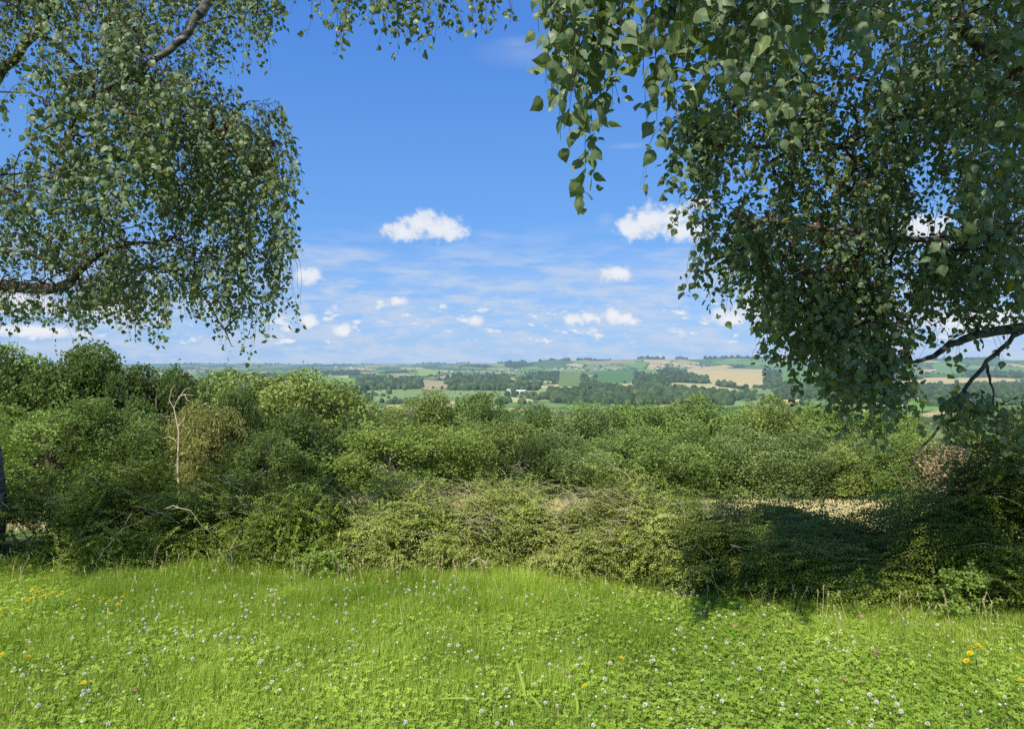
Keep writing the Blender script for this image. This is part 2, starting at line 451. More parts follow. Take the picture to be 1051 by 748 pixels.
def house(px, py, w, d, h, rot, white, label, group):
    q = ground_hit([px], [py])[0]
    if np.isnan(q[0]): return
    root = empty('farm_building' if white else 'village_house', tuple(q)); root.rotation_euler.z = rot
    tag(root, label, 'farm building' if white else 'house', group)
    hw, hd = w / 2, d / 2
    mb = MB()
    v = [(-hw, -hd, -2), (hw, -hd, -2), (hw, hd, -2), (-hw, hd, -2), (-hw, -hd, h), (hw, -hd, h), (hw, hd, h), (-hw, hd, h), (-hw, 0, h + d * .25), (hw, 0, h + d * .25)]
    mb.add(v, [(0, 1, 5, 4), (2, 3, 7, 6), (0, 3, 7, 4), (1, 2, 6, 5)]); mb.add([v[4], v[7], v[8], v[5], v[6], v[9]], [(0, 1, 2), (3, 5, 4)])
    mb.build('wall', M['wall'], root)
    mb = MB(); e = .6; rz = h + d * .25
    mb.add([(-hw - e, -hd - e, h - e * .5 + .1), (hw + e, -hd - e, h - e * .5 + .1), (hw + e, 0, rz + .15), (-hw - e, 0, rz + .15), (hw + e, hd + e, h - e * .5 + .1), (-hw - e, hd + e, h - e * .5 + .1)],
           [(0, 1, 2, 3), (3, 2, 4, 5)])
    rf = mb.build('roof', M['roofgrey'] if white else M['roof'], root)
    mb = MB(); x0 = hw * .4
    mb.add([(x0 - .5, -.5, rz - 1), (x0 + .5, -.5, rz - 1), (x0 + .5, .5, rz - 1), (x0 - .5, .5, rz - 1), (x0 - .5, -.5, rz + 1.2), (x0 + .5, -.5, rz + 1.2), (x0 + .5, .5, rz + 1.2), (x0 - .5, .5, rz + 1.2)],
           [(0, 1, 5, 4), (1, 2, 6, 5), (2, 3, 7, 6), (3, 0, 4, 7), (4, 5, 6, 7)])
    if not white: mb.build('chimney', M['wall'], rf)
    for sx in (-.55, 0, .5):
        mb = MB(); xx = sx * hw; mb.add([(xx - .8, -hd - .06, 1), (xx + .8, -hd - .06, 1), (xx + .8, -hd - .06, 2.6), (xx - .8, -hd - .06, 2.6)], [(0, 1, 2, 3)])
        mb.build('window', M['pane'], root)
hl = 'small pale house with an orange roof in the far village on the ridge'
for i, (px, py) in enumerate([(570, 378.5), (577, 379), (584, 378), (591, 379), (598, 380), (604, 378.5), (611, 379.5), (618, 379), (625, 378), (631, 379.5)]):
    house(px, py, random.uniform(20, 30), 13, 6, random.uniform(-.5, .5), False, 'small pale house with an orange roof in the ridge village above the dark green field', 'houses of the far village above the dark green field')
for i, (px, py) in enumerate([(693, 376), (700, 377), (707, 376.5), (714, 377), (722, 376)]):
    house(px, py, random.uniform(18, 26), 12, 6, random.uniform(-.5, .5), False, 'small pale house with an orange roof above the tan field', 'houses above the tan field')
for i, (px, py) in enumerate([(515, 380), (522, 381), (530, 380), (537, 379.5)]):
    house(px, py, random.uniform(20, 26), 12, 6, random.uniform(-.5, .5), False, 'small pale house with an orange roof in the hamlet left of the village', 'houses of the hamlet left of the village')
house(524, 402.5, 16, 9, 4, .2, True, 'white farm shed with a grey roof, left of the white pair above the treetops', None)
house(535, 404, 20, 11, 4.5, -.25, True, 'larger white farm building beside the shed just above the treetops', None)
for px, py in [(835, 397), (846, 398.5), (857, 397.5)]:
    house(px, py, 18, 10, 4.5, random.uniform(-.4, .4), True, 'white farm building seen through the gap in the birch leaves at right', 'white farm buildings at right')
house(398, 389, 22, 10, 5, .1, True, 'long pale barn by the tan strip at left of the valley', None)
for px, py in [(345, 377.5), (360, 378), (376, 377)]:
    house(px, py, 26, 14, 8, random.uniform(-.4, .4), True, 'tiny white building on the far plain at left', 'white buildings on the far plain')

# ------------------------------------------------------------------ mid-ground trees
KITE = np.array([[0, 0, 0], [.45, .36, .08], [1, 0, -.06], [.45, -.36, .08]]); KF = [np.array([[0, 1, 2, 3]])]

OVAL = np.array([[0, 0, 0], [.3, .34, .07], [.75, .30, .06], [1, 0, -.04], [.75, -.30, .06], [.3, -.34, .07]]); OVF = [np.array([[0, 1, 2, 3], [0, 3, 4, 5]])]

def tree_proto(seed, wid, hei, kind):
    """crown spans z 0.12..1 of height. returns two meshes (trunk, crown) in metres at nominal size"""
    rng = np.random.default_rng(seed)
    root = empty('tree'); nl = 44
    lob = []
    while len(lob) < nl:
        q = rng.normal(size=3); q /= np.linalg.norm(q)
        if q[2] < -.9: continue
        tp_ = q[2] > .5; q = np.sign(q) * np.abs(q) ** .82 * rng.uniform(.5, .93 if tp_ else 1.04) * (1 + .12 * math.sin(3 * math.atan2(q[1], q[0]) + seed))
        z = hei * (.47 + .45 * q[2])
        lob.append((q[0] * wid * .42, q[1] * wid * .42, z, rng.uniform(.08, .17) * wid))
    lob = np.array(lob)
    ntot = {'broad': 30000, 'spray': 26000, 'fine': 34000}[kind]
    w = lob[:, 3] ** 2; idx = rng.choice(nl, ntot, p=w / w.sum())
    d = rng.normal(size=(ntot, 3)); d /= np.linalg.norm(d, axis=1)[:, None]
    # lumpy lobes
    bump = 1 + .35 * (fbm(d[:, 0] * 2.2 + idx * 3.1, d[:, 2] * 2.2 + d[:, 1] * 1.7, seed) - .5) * 2
    rr = lob[idx, 3] * bump * rng.uniform(.55, 1.05, ntot) ** .5 * np.where(rng.random(ntot) < .12, rng.uniform(1, 1.4, ntot), 1)
    c = lob[idx, :3]
    sq = np.array([1.0, 1.0, 1.0])
    pos = c + d * rr[:, None] * sq
    if kind == 'spray':
        # fan-like sprays: cluster the leaves on short arching shoots
        ns = 1500; sidx = rng.choice(nl, ns, p=w / w.sum()); sd = rng.normal(size=(ns, 3)); sd[:, 2] = np.abs(sd[:, 2]) * .6; sd /= np.linalg.norm(sd, axis=1)[:, None]
        so = lob[sidx, :3] + sd * lob[sidx, 3][:, None] * .75; sdir = sd + rng.normal(size=(ns, 3)) * .35; sl = rng.uniform(.5, 1.1, ns)
        k = rng.integers(0, ns, ntot * 2 // 3); t = rng.random(len(k))
        p2 = so[k] + sdir[k] * (sl[k] * t)[:, None] + rng.normal(size=(len(k), 3)) * (.10 * (1 - .4 * t))[:, None]; p2[:, 2] -= .45 * t ** 2 * sl[k]
        pos[:len(k)] = p2; d[:len(k)] = sdir[k]
    size = {'broad': .20, 'spray': .18, 'fine': .16}[kind] * rng.uniform(.6, 1.3, ntot)
    X = rng.normal(size=(ntot, 3)); X[:, 2] -= .3
    Zh = d * .7 + rng.normal(size=(ntot, 3)) * .9 + np.array([0, 0, .45])
    lobv = rng.random(nl)
    var = np.clip(.50 * lobv[idx] + .45 * rng.random(ntot) ** 1.5 + .7 * (rr / lob[idx, 3] - .78) + .12 * d[:, 2], 0, 1)  # leaves deeper in a lobe are darker: shade put into their colour
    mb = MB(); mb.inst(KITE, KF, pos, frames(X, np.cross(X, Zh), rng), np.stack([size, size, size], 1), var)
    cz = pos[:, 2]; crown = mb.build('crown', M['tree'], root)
    mb = MB()
    tz = hei * .5
    pts = np.array([[0, 0, -.5], [.05, .02, hei * .15], [-.05, .05, hei * .3], [.1, 0, tz], [.0, 0.1, hei * .75]])
    tube(mb, pts, [wid * .035, wid * .028, wid * .022, wid * .015, .03], 7)
    for j in range(nl):
        t0 = rng.uniform(.15, .6) * hei; tp = np.array([0, 0, t0]); e = lob[j, :3]
        mid = (tp + e) / 2 + np.array([0, 0, -.2]) + rng.normal(size=3) * .15
        tube(mb, [tp, mid, e, e + (e - mid) * .35], [.07, .045, .025, .01], 4)
    mb.build('trunk', M['treebark'], root)
    return root

def copy_tree(o, parent=None):
    c = o.copy(); C.objects.link(c)
    if parent: c.parent = parent
    for ch in o.children: copy_tree(ch, c)
    return c

PROTO = {}
def proto(kind, v):
    k = (kind, v)
    if k not in PROTO:
        PROTO[k] = [tree_proto({'broad': 10, 'spray': 20, 'fine': 30}[kind] + v, 8.0, 9.0, kind), False]
    return PROTO[k]
def put_tree(kind, v, px, top, wpx, d, tint, label, group=None):
    pr = proto(kind, v)
    r = pr[0] if not pr[1] else copy_tree(pr[0]); pr[1] = True
    x, y, zt = at(px, top, d); zg = G(x, y)
    h = zt - zg; w = wpx / F * d
    r.location = (x, y, zg); r.rotation_euler = (0, 0, random.uniform(0, 6.28))
    s = w / 7.4; sz = h / 8.55; r.scale = (s, s, sz)
    tag(r, label, 'tree')
    if group: r['group'] = group
    elif 'group' in r: del r['group']
    for ch in r.children:
        if ch.name.startswith('crown'): ch.color = (*tint, 1)
    return r
DK, MD, OL, LT, YG, BR, GY = (.48, .60, .52), (.78, .92, .78), (1.06, 1.08, .88), (1.02, 1.2, .95), (1.15, 1.25, .9), (1.32, 1.08, 1.05), (1.10, 1.18, 1.25)
TREES = [
    ('broad', 0, -60, 352, 150, 36, DK, 'dark broadleaf tree at the left edge behind the birch trunk', None),
    ('broad', 1, 25, 350, 125, 38, MD, 'tall green tree behind the left birch, nearest the left edge of the skyline', None),
    ('broad', 2, 95, 347, 135, 40, DK, 'tallest dark broadleaf tree under the left birch', None),
    ('fine', 0, 48, 402, 150, 31, (.86, 1.05, .75), 'bright green bushy tree in front of the tall dark trees at far left', None),
    ('broad', 0, 160, 366, 105, 39, DK, 'dark round tree right of the tallest tree and left of the dead snag', None),
    ('fine', 1, 128, 410, 110, 33, MD, 'mid green bushy tree in front of the dark round tree', None),
    ('broad', 1, 208, 378, 90, 46, MD, 'green tree behind the dead pale snag', None),
    ('spray', 0, 214, 403, 78, 33, BR, 'brown-tinged tree beside the dead pale snag', None),
    ('broad', 2, 246, 392, 62, 35, DK, 'narrow dark tree between the brown tree and the olive dome', None),
    ('broad', 3, 306, 373, 140, 43, OL, 'olive green dome-shaped tree standing above the row left of centre', None),
    ('broad', 0, 322, 412, 105, 37, DK, 'dark green tree in front of the olive dome', None),
    ('fine', 0, 372, 400, 85, 49, OL, 'olive tree just right of the olive dome', None),
    ('broad', 2, 275, 440, 90, 32, DK, 'low dark tree rising behind the hedge below the olive dome', None),
    ('spray', 1, 402, 428, 120, 36, YG, 'yellow-green tree with drooping fan-like sprays left of centre', None),
    ('spray', 0, 455, 432, 100, 38, YG, 'yellow-green spray-leaved tree right of the larger one like it', None),
    ('fine', 1, 425, 402, 90, 52, OL, None, 'trees of the middle wood'),
    ('broad', 1, 470, 402, 85, 54, MD, None, 'trees of the middle wood'),
    ('fine', 2, 510, 404, 95, 50, MD, None, 'trees of the middle wood'),
    ('spray', 1, 498, 425, 95, 42, OL, 'olive tree in the centre in front of the wood edge', None),
    ('fine', 0, 548, 408, 90, 52, MD, None, 'trees of the middle wood'),
    ('broad', 0, 535, 440, 80, 40, DK, 'dark hollow tree at centre behind the hedge', None),
    ('fine', 1, 592, 414, 95, 50, GY, None, 'trees of the middle wood'),
    ('fine', 2, 572, 446, 95, 41, GY, 'grey-green willow-like tree at centre with pale twigs', None),
    ('fine', 0, 632, 410, 90, 55, MD, None, 'trees of the middle wood'),
    ('spray', 2, 672, 402, 95, 54, LT, None, 'trees of the middle wood'),
    ('fine', 1, 628, 440, 105, 43, LT, 'pale green tree right of centre in the front row', None),
    ('broad', 1, 712, 404, 90, 56, MD, None, 'trees of the middle wood'),
    ('fine', 2, 690, 434, 120, 42, LT, 'broad fresh green tree in the front row right of centre', None),
    ('spray', 0, 755, 406, 95, 52, LT, None, 'trees of the middle wood'),
    ('fine', 0, 790, 400, 95, 50, OL, 'olive tree topping the wood below the tan field', None),
    ('fine', 1, 752, 440, 110, 43, GY, 'grey-green tree in the front row beneath the tan field', None),
    ('spray', 2, 838, 404, 95, 50, LT, None, 'trees of the middle wood'),
    ('fine', 2, 815, 438, 110, 42, GY, 'grey-green bushy tree above the straw-coloured clearing', None),
    ('spray', 1, 882, 408, 95, 50, LT, None, 'trees of the middle wood'),
    ('fine', 0, 876, 442, 100, 41, OL, 'olive bushy tree right of the straw clearing behind the hanging birch leaves', None),
    ('spray', 2, 925, 414, 70, 50, YG, 'yellow-green tree in front of the pale hillside field', None),
    ('fine', 1, 940, 446, 90, 38, LT, 'light green bush tree behind the bare birch branch at right', None),
    ('fine', 2, 1010, 428, 120, 36, OL, 'olive tree near the right edge behind the bare birch branch', None),
    ('broad', 2, 1085, 415, 120, 36, MD, 'green tree at the right edge beneath the birch limb', None),
    ('broad', 0, 1180, 400, 170, 40, DK, 'dark tree beyond the right edge', None),
    ('broad', 1, -190, 350, 180, 40, DK, 'dark tree beyond the left edge', None),
    ('spray', 2, 1000, 470, 70, 20, (1.2, 1.1, .8), 'dull green bush around the rusty dead branches at right', None),
]
for t in TREES:
    lab = t[7] or 'rounded tree crown in the back row of the middle wood below the far fields'
    put_tree(*t[:7], lab, t[8])

# dead pale snag
def snag():
    x, y, z = at(181, 407, 31); zg = G(x, y); root = empty('dead_tree', (x, y, zg)); tag(root, 'bare pale dead tree standing beside the brown-tinged tree', 'dead tree')
    h = z - zg; mb = MB()
    tube(mb, [(0.15, 0, 0), (.05, 0, h * .4), (.1, 0, h * .7), (-.1, 0, h * .9), (0.1, 0, h)], [.045, .038, .03, .02, .01], 6); mb.build('trunk', M['deadtwig'], root)
    for p in [[(-.1, 0, h * .9), (-.3, 0, h * .97), (-.2, 0, h * 1.06), (-.1, .1, h * 1.1)], [(.1, 0, h), (.35, 0, h * 1.02), (.7, .1, h * 1.01)], [(.0, 0, h * .62), (-.3, 0, h * .66), (-.6, 0, h * .64)], [(.1, 0, h * .98), (.3, .1, h * 1.06), (.6, .1, h * 1.08)], [(.08, 0, h * .75), (.3, 0, h * .8), (.35, .1, h * .86)], [(.35, 0, h * 1.02), (.45, 0, h * .97), (.6, 0, h * .96)], [(.1, 0, h * .5), (.4, .1, h * .52), (.5, .1, h * .58)]]:
        mb = MB(); tube(mb, p, np.linspace(.022, .008, len(p)), 5); mb.build('branch', M['deadtwig'], root)
snag()

# rusty dead branch heap behind the hedge at right
def rusty():
    x, y, z = at(985, 468, 15); zg = G(x, y); root = empty('dead_bush', (x, y, zg)); tag(root, 'rusty brown heap of dead leaves behind the hedge at right', 'dead bush')
    rng = np.random.default_rng(3); n = 3800; H = at(985, 462, 15)[2] - zg
    q = rng.normal(size=(n, 3)) * np.array([.33, .3, .3]); p = q + np.array([0, 0, H * .75]) + np.outer(q[:, 0] > 0, [0, 0, -.15])
    mb = MB(); s = rng.uniform(.04, .09, n); mb.inst(KITE, KF, p, frames(rng.normal(size=(n, 3)), rng=rng), s[:, None] * np.ones(3), rng.random(n)); mb.build('dead_leaves', M['dirt'], root)
    k = 60; P = np.zeros((k, 3, 3)); P[:, 0] = rng.normal(size=(k, 3)) * .08; e = rng.normal(size=(k, 3)) * np.array([.5, .4, .35]) + np.array([0, 0, H * .8]); P[:, 2] = e; P[:, 1] = e * .55 + rng.normal(size=(k, 3)) * .1
    mb = MB(); twigs(mb, P, .03, .006); mb.build('branch', M['stem'], root)
rusty()

# dry straw-coloured grass of the clearing
def dry():
    rng = np.random.default_rng(8); n = 30000; x = rng.uniform(-14, 26, n); y = rng.uniform(17, 41, n)
    z = hgt(x, y); h = rng.uniform(.25, .6, n)
    tv = np.array([[-.5, 0, 0], [.5, 0, 0], [.2, .3, .7], [0, .7, 1.]]); a = rng.random(n) * 6.28
    Fm = np.zeros((n, 3, 3)); Fm[:, 0, 0] = np.cos(a); Fm[:, 0, 1] = np.sin(a); Fm[:, 1, 0] = -np.sin(a); Fm[:, 1, 1] = np.cos(a); Fm[:, 2, 2] = 1
    mb = MB(); mb.inst(tv, [np.array([[0, 1, 2, 3]])], np.stack([x, y, z], 1), Fm, np.stack([np.full(n, .05), h * .5, h], 1), rng.random(n))
    tag(mb.build('dry_grass', M['drygrass']), 'tall straw-coloured grass in the clearing between the hedge and the wood', 'dry grass', kind='stuff')
dry()

# ------------------------------------------------------------------ hedge of cotoneaster bushes
def shoot_leaves(mb, O, D, L, droop, nleaf, ls, rng, var0, planeN):
    """O origins, D directions (N,3), L lengths. leaves in two rows along each arching shoot"""
    n = len(O); t = (np.arange(nleaf) + .5) / nleaf
    P = O[:, None] + D[:, None] * (L[:, None] * t)[:, :, None]
    P[:, :, 2] -= (droop * L)[:, None] * t[None] ** 2
    T = D[:, None] * L[:, None, None] + np.zeros((n, nleaf, 3)); T[:, :, 2] -= 2 * (droop * L)[:, None] * t[None]
    T /= np.linalg.norm(T, axis=2)[:, :, None]
    S = np.cross(T, planeN[:, None]); S /= np.linalg.norm(S, axis=2)[:, :, None] + 1e-9
    side = np.where(np.arange(nleaf) % 2 == 0, 1., -1.)[None, :, None]
    X = S * side + T * .55 + rng.normal(size=(n, nleaf, 3)) * .22
    Hn = planeN[:, None] + rng.normal(size=(n, nleaf, 3)) * .4
    X = X.reshape(-1, 3); Hn = Hn.reshape(-1, 3)
    size = ls * rng.uniform(.65, 1.25, n * nleaf) * np.tile(1 - .35 * t, n)
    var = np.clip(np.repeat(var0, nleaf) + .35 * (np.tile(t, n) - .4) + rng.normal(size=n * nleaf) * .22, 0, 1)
    Y = np.cross(Hn, X)
    mb.inst(OVAL, OVF, P.reshape(-1, 3), frames(X, Hn, rng), size[:, None] * np.ones(3), var)
    tt = np.linspace(0, 1, 4); Q = O[:, None] + D[:, None] * (L[:, None] * tt)[:, :, None]; Q[:, :, 2] -= (droop * L)[:, None] * tt[None] ** 2
    return Q

def bush(name, px0, px1, tops, depth, nshoot, style, mat, label, seed, dead=0, ls=.0195):
    rng = np.random.default_rng(seed)
    xa = (px0 - CX) / F * 5.5; xb = (px1 - CX) / F * 5.5
    cx = (xa + xb) / 2; cy = float(hedge_y(cx)) + depth / 2
    root = empty(name, (cx, cy, G(cx, cy))); tag(root, label, 'bush', 'bushes of the low hedge')
    off = -np.array([cx, cy, G(cx, cy)])
    tp = np.array(tops, float)
    def section(x, a, rad):
        yh = hedge_y(x); pxx = CX + x / (yh + .6) * F
        H = EYE - (np.interp(pxx, tp[:, 0], tp[:, 1]) - HZ) / F * (yh + depth * .55)
        H = H * (1 + .10 * (fbm(x * 2.1, a * 2, seed) - .5) * 2)
        edge = np.clip(np.minimum(x - xa, xb - x) / .35 + .45, .45, 1)
        bul = 1 + .28 * (fbm(x * 1.6 + 5, a * 1.3, seed + 3) - .5) * 2
        y = yh + depth * (.5 - .5 * np.cos(a) * rad * bul) + .02
        z = H * np.abs(np.sin(np.clip(a, 0, pi))) ** .75 * rad * edge
        return np.stack([x, y, z + hgt(x, y) * .6], 1)
    nshoot = int(nshoot * 1.75); x = rng.uniform(xa - .1, xb + .1, nshoot); a = rng.uniform(.02, 2.3, nshoot); rad = rng.uniform(.45, 1.0, nshoot) ** .6
    hol = fbm(x * 4.2, a * 3.1 + x, seed + 21, 3); rad = rad * (.54 + .53 * smooth(.32, .62, hol)) * (1 + .22 * (rng.random(nshoot) < .13))
    O = section(x, a, rad)
    nrm = np.stack([np.zeros(nshoot), -np.cos(a), np.sin(a)], 1)
    if style == 'layer':
        D = np.stack([rng.choice([-1, 1], nshoot, p=[.7, .3]) * rng.uniform(.6, 1, nshoot), -rng.uniform(-.1, .6, nshoot), rng.uniform(-.15, .25, nshoot)], 1)
        L = rng.uniform(.28, .65, nshoot); droop = rng.uniform(.05, .25, nshoot)
        pn = np.stack([rng.normal(size=nshoot) * .15, -rng.uniform(.1, .8, nshoot), np.ones(nshoot)], 1)
    else:
        D = nrm * rng.uniform(.1, .8, nshoot)[:, None] + rng.normal(size=(nshoot, 3)) * np.array([.8, .4, .35]); D[:, 2] += .08
        L = rng.uniform(.16, .48, nshoot); droop = rng.uniform(.1, .5, nshoot)
        pn = nrm * .7 + rng.normal(size=(nshoot, 3)) * .4 + np.array([0, 0, .4])
    D /= np.linalg.norm(D, axis=1)[:, None]
    O = O - D * L[:, None] * .35; O[:, 2] = np.maximum(O[:, 2], .01)
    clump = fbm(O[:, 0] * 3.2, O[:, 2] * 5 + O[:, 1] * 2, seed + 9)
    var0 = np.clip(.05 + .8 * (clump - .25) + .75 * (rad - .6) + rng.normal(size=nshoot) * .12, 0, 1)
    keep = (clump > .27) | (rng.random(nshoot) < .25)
    O, D, L, droop, pn, var0 = [q[keep] for q in (O, D, L, droop, pn, var0)]
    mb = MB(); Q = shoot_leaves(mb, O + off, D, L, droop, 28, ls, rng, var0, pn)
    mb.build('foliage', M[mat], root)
    mb = MB(); q = rng.random(len(Q)) < .3; twigs(mb, Q[q], .0016, .0008)
    # woody stems from the base
    k = int((xb - xa) * 18); P = np.zeros((k, 5, 3)); bx = rng.uniform(xa, xb, k); by = hedge_y(bx) + rng.uniform(.25, .75, k) * depth
    sx = rng.normal(size=k) * .5; e = section(np.clip(bx + sx, xa, xb), rng.uniform(.4, 2.0, k), np.full(k, .84))
    B = np.stack([bx, by, np.zeros(k)], 1)
    for j, t in enumerate(np.linspace(0, 1, 5)): P[:, j] = B * (1 - t) + e * t; P[:, j, 2] += .12 * math.sin(t * pi)
    twigs(mb, P + off, .006, .0015)
    if dead:
        dead = int(dead * .55) + 1; P = np.zeros((dead, 6, 3)); bx = rng.uniform(xa, xb, dead); a = rng.uniform(.3, 1.9, dead)
        s0 = section(bx, a, np.full(dead, .96)); dr = np.stack([rng.choice([-1, 1], dead) * rng.uniform(.4, 1, dead), -rng.uniform(0, .25, dead), rng.normal(size=dead) * .3], 1); ll = rng.uniform(.12, .45, dead)
        for j, t in enumerate(np.linspace(0, 1, 6)):
            P[:, j] = s0 + dr * (ll * t)[:, None] + rng.normal(size=(dead, 3)) * .008; P[:, j, 2] += .1 * ll * math.sin(t * pi) + .03
            P[:, j, 1] -= .01
        nf = len(mb.f); twigs(mb, P + off, .0020, .0008); mb.f = mb.f[:nf] + [(f, 1) for f, _ in mb.f[nf:]]
    mb.build('stem', [M['stem'], M['deadtwig']], root)
    return root
TOP = [(-300, 470), (0, 474), (60, 478), (120, 480), (200, 487), (260, 492), (330, 492), (400, 497), (440, 507), (480, 504), (520, 501), (560, 507), (600, 508), (650, 494), (690, 500), (730, 510), (760, 521), (830, 526), (920, 521), (940, 500), (970, 470), (1000, 452), (1050, 440), (1300, 430)]
BUSH = [
    (-230, 30, 1.3, 1300, 'tangle', 'hedge', 'dark bush of the hedge around the left birch trunk', 20),
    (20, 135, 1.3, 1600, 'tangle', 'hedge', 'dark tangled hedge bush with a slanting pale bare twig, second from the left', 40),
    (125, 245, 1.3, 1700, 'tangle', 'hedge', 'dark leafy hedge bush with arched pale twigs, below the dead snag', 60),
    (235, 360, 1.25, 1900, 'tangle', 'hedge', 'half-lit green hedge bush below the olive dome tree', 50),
    (350, 470, 1.2, 2100, 'tangle', 'hedge_sunlit', 'sunlit yellowish hedge bush left of centre', 160),
    (460, 575, 1.2, 2100, 'tangle', 'hedge_sunlit', 'sunlit hedge bush at centre with most straw-coloured bare twigs', 330),
    (565, 690, 1.2, 2200, 'tangle', 'hedge_sunlit', 'sunlit hedge bush right of centre with upright new shoots', 240),
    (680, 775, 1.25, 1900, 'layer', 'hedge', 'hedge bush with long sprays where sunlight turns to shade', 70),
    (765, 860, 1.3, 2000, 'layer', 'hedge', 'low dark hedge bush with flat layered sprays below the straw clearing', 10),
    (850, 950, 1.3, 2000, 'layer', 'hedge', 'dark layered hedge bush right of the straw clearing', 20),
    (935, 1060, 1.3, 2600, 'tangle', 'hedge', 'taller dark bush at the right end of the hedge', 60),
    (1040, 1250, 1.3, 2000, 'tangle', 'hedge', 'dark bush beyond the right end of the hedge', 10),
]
for i, (a, b, dep, ns, st, mt, lab, dead) in enumerate(BUSH):
    bush('cotoneaster_bush', a, b, TOP, dep, ns, st, mt, lab, 100 + i, dead)

# upright young shoots standing out of the hedge
def young_shoots():
    spots = [(592, 512, 478, 6.0, -14), (604, 515, 497, 6.0, 8), (655, 510, 482, 6.0, 22), (690, 512, 487, 5.9, -8), (421, 510, 490, 6.2, 6), (330, 500, 486, 6.3, -10),
             (818, 530, 508, 5.6, -8), (836, 530, 505, 5.6, 12), (853, 530, 509, 5.6, -10), (868, 532, 514, 5.5, 10), (905, 530, 512, 5.5, 12), (930, 520, 495, 5.5, -10), (735, 512, 498, 5.7, 16), (770, 525, 512, 5.6, 10)]
    for i, (px, y0, y1, d, lean) in enumerate(spots):
        rng = np.random.default_rng(500 + i); b = at(px, y0 + 12, d); e = at(px + lean, y1, d)
        root = empty('young_shoot', tuple(b)); tag(root, 'upright leafy new shoot sticking out of the top of the hedge', 'shoot', 'new shoots on top of the hedge')
        mb = MB(); D = (e - b)[None]; L = np.array([np.linalg.norm(D)]); D = D / L
        Q = shoot_leaves(mb, np.zeros((1, 3)), D, L, np.array([.05]), 22, .022, rng, np.array([.6]), np.array([[.2, -1., .5]])); mb.build('foliage', M['shoot'] if i < 6 else M['hedge'], root)
        mb = MB(); twigs(mb, Q, .003, .0012); mb.build('stem', M['stem'], root)
young_shoots()

# named bare twigs lying over the dark left bushes
def bare(pts, d, r, label):
    P = np.array([at(x, y, d + dd) for x, y, dd in pts]); b = P[0].copy(); root = tag(None or empty('bare_branch', tuple(b)), label, 'branch')
    from_ = P - b; mb = MB(); n = 12; t = np.linspace(0, len(P) - 1, n); Q = np.stack([np.interp(t, np.arange(len(P)), from_[:, k]) for k in range(3)], 1)
    Q[1:-1] += np.random.default_rng(int(pts[0][0])).normal(size=(n - 2, 3)) * .006
    tube(mb, Q, np.linspace(r * .6, r * .25, n), 5); mb.build('branch', M['deadtwig'], root)
    rng = np.random.default_rng(int(pts[0][1])); k = 5; s = rng.integers(3, n - 1, k); TW = np.zeros((k, 3, 3)); TW[:, 0] = Q[s]; dv = rng.normal(size=(k, 3)) * np.array([.09, .03, .07]); TW[:, 1] = Q[s] + dv * .5; TW[:, 2] = Q[s] + dv
    mb = MB(); twigs(mb, TW, r * .4, r * .2); mb.build('side_twig', M['deadtwig'], root)
bare([(96, 588, 0), (106, 566, -.05), (118, 550, -.05), (128, 542, 0)], 5.55, .006, 'pale bare branch leaning right at the foot of the dark left bush')
bare([(236, 588, 0), (238, 572, 0), (237, 560, 0)], 5.5, .006, 'short upright pale stick at the foot of the hedge left of centre')
bare([(168, 522, 0), (182, 518, -.1), (198, 526, -.15), (214, 545, -.1), (230, 562, -.05)], 5.6, .005, 'long arched pale twig over the dark bush')
bare([(45, 518, 0), (60, 508, 0), (75, 512, 0)], 5.6, .004, 'thin short bare twig on the dark bush near the left edge')
bare([(484, 575, 0), (493, 572, -.02), (500, 582, -.05)], 5.35, .008, 'thick pale stub lying at the foot of the centre bush')
bare([(700, 560, .0), (704, 540, -.1), (701, 520, -.1), (694, 512, 0)], 5.4, .005, 'arched pale stem on the bush where light turns to shade')
bare([(715, 545, .0), (724, 530, -.1), (728, 522, -.1), (722, 515, 0)], 5.4, .004, 'small hooked twig right of the arched pale stem')

# ------------------------------------------------------------------ birches
o_ = np.array([[0, 0, 0], [.10, .26, -.02], [.28, .40, -.05], [.52, .33, -.03], [.76, .15, -.04], [1.0, 0, -.12], [.76, -.15, -.04], [.52, -.33, -.03], [.28, -.40, -.05], [.10, -.26, -.02]])
BLEAF = np.concatenate([o_, [[.45, 0, .05]]]); BLF = [np.array([[0, 1, 2, 10], [0, 10, 8, 9]]), np.array([[2, 3, 10], [7, 8, 10]]), np.array([[3, 4, 5, 10], [10, 5, 6, 7]])]

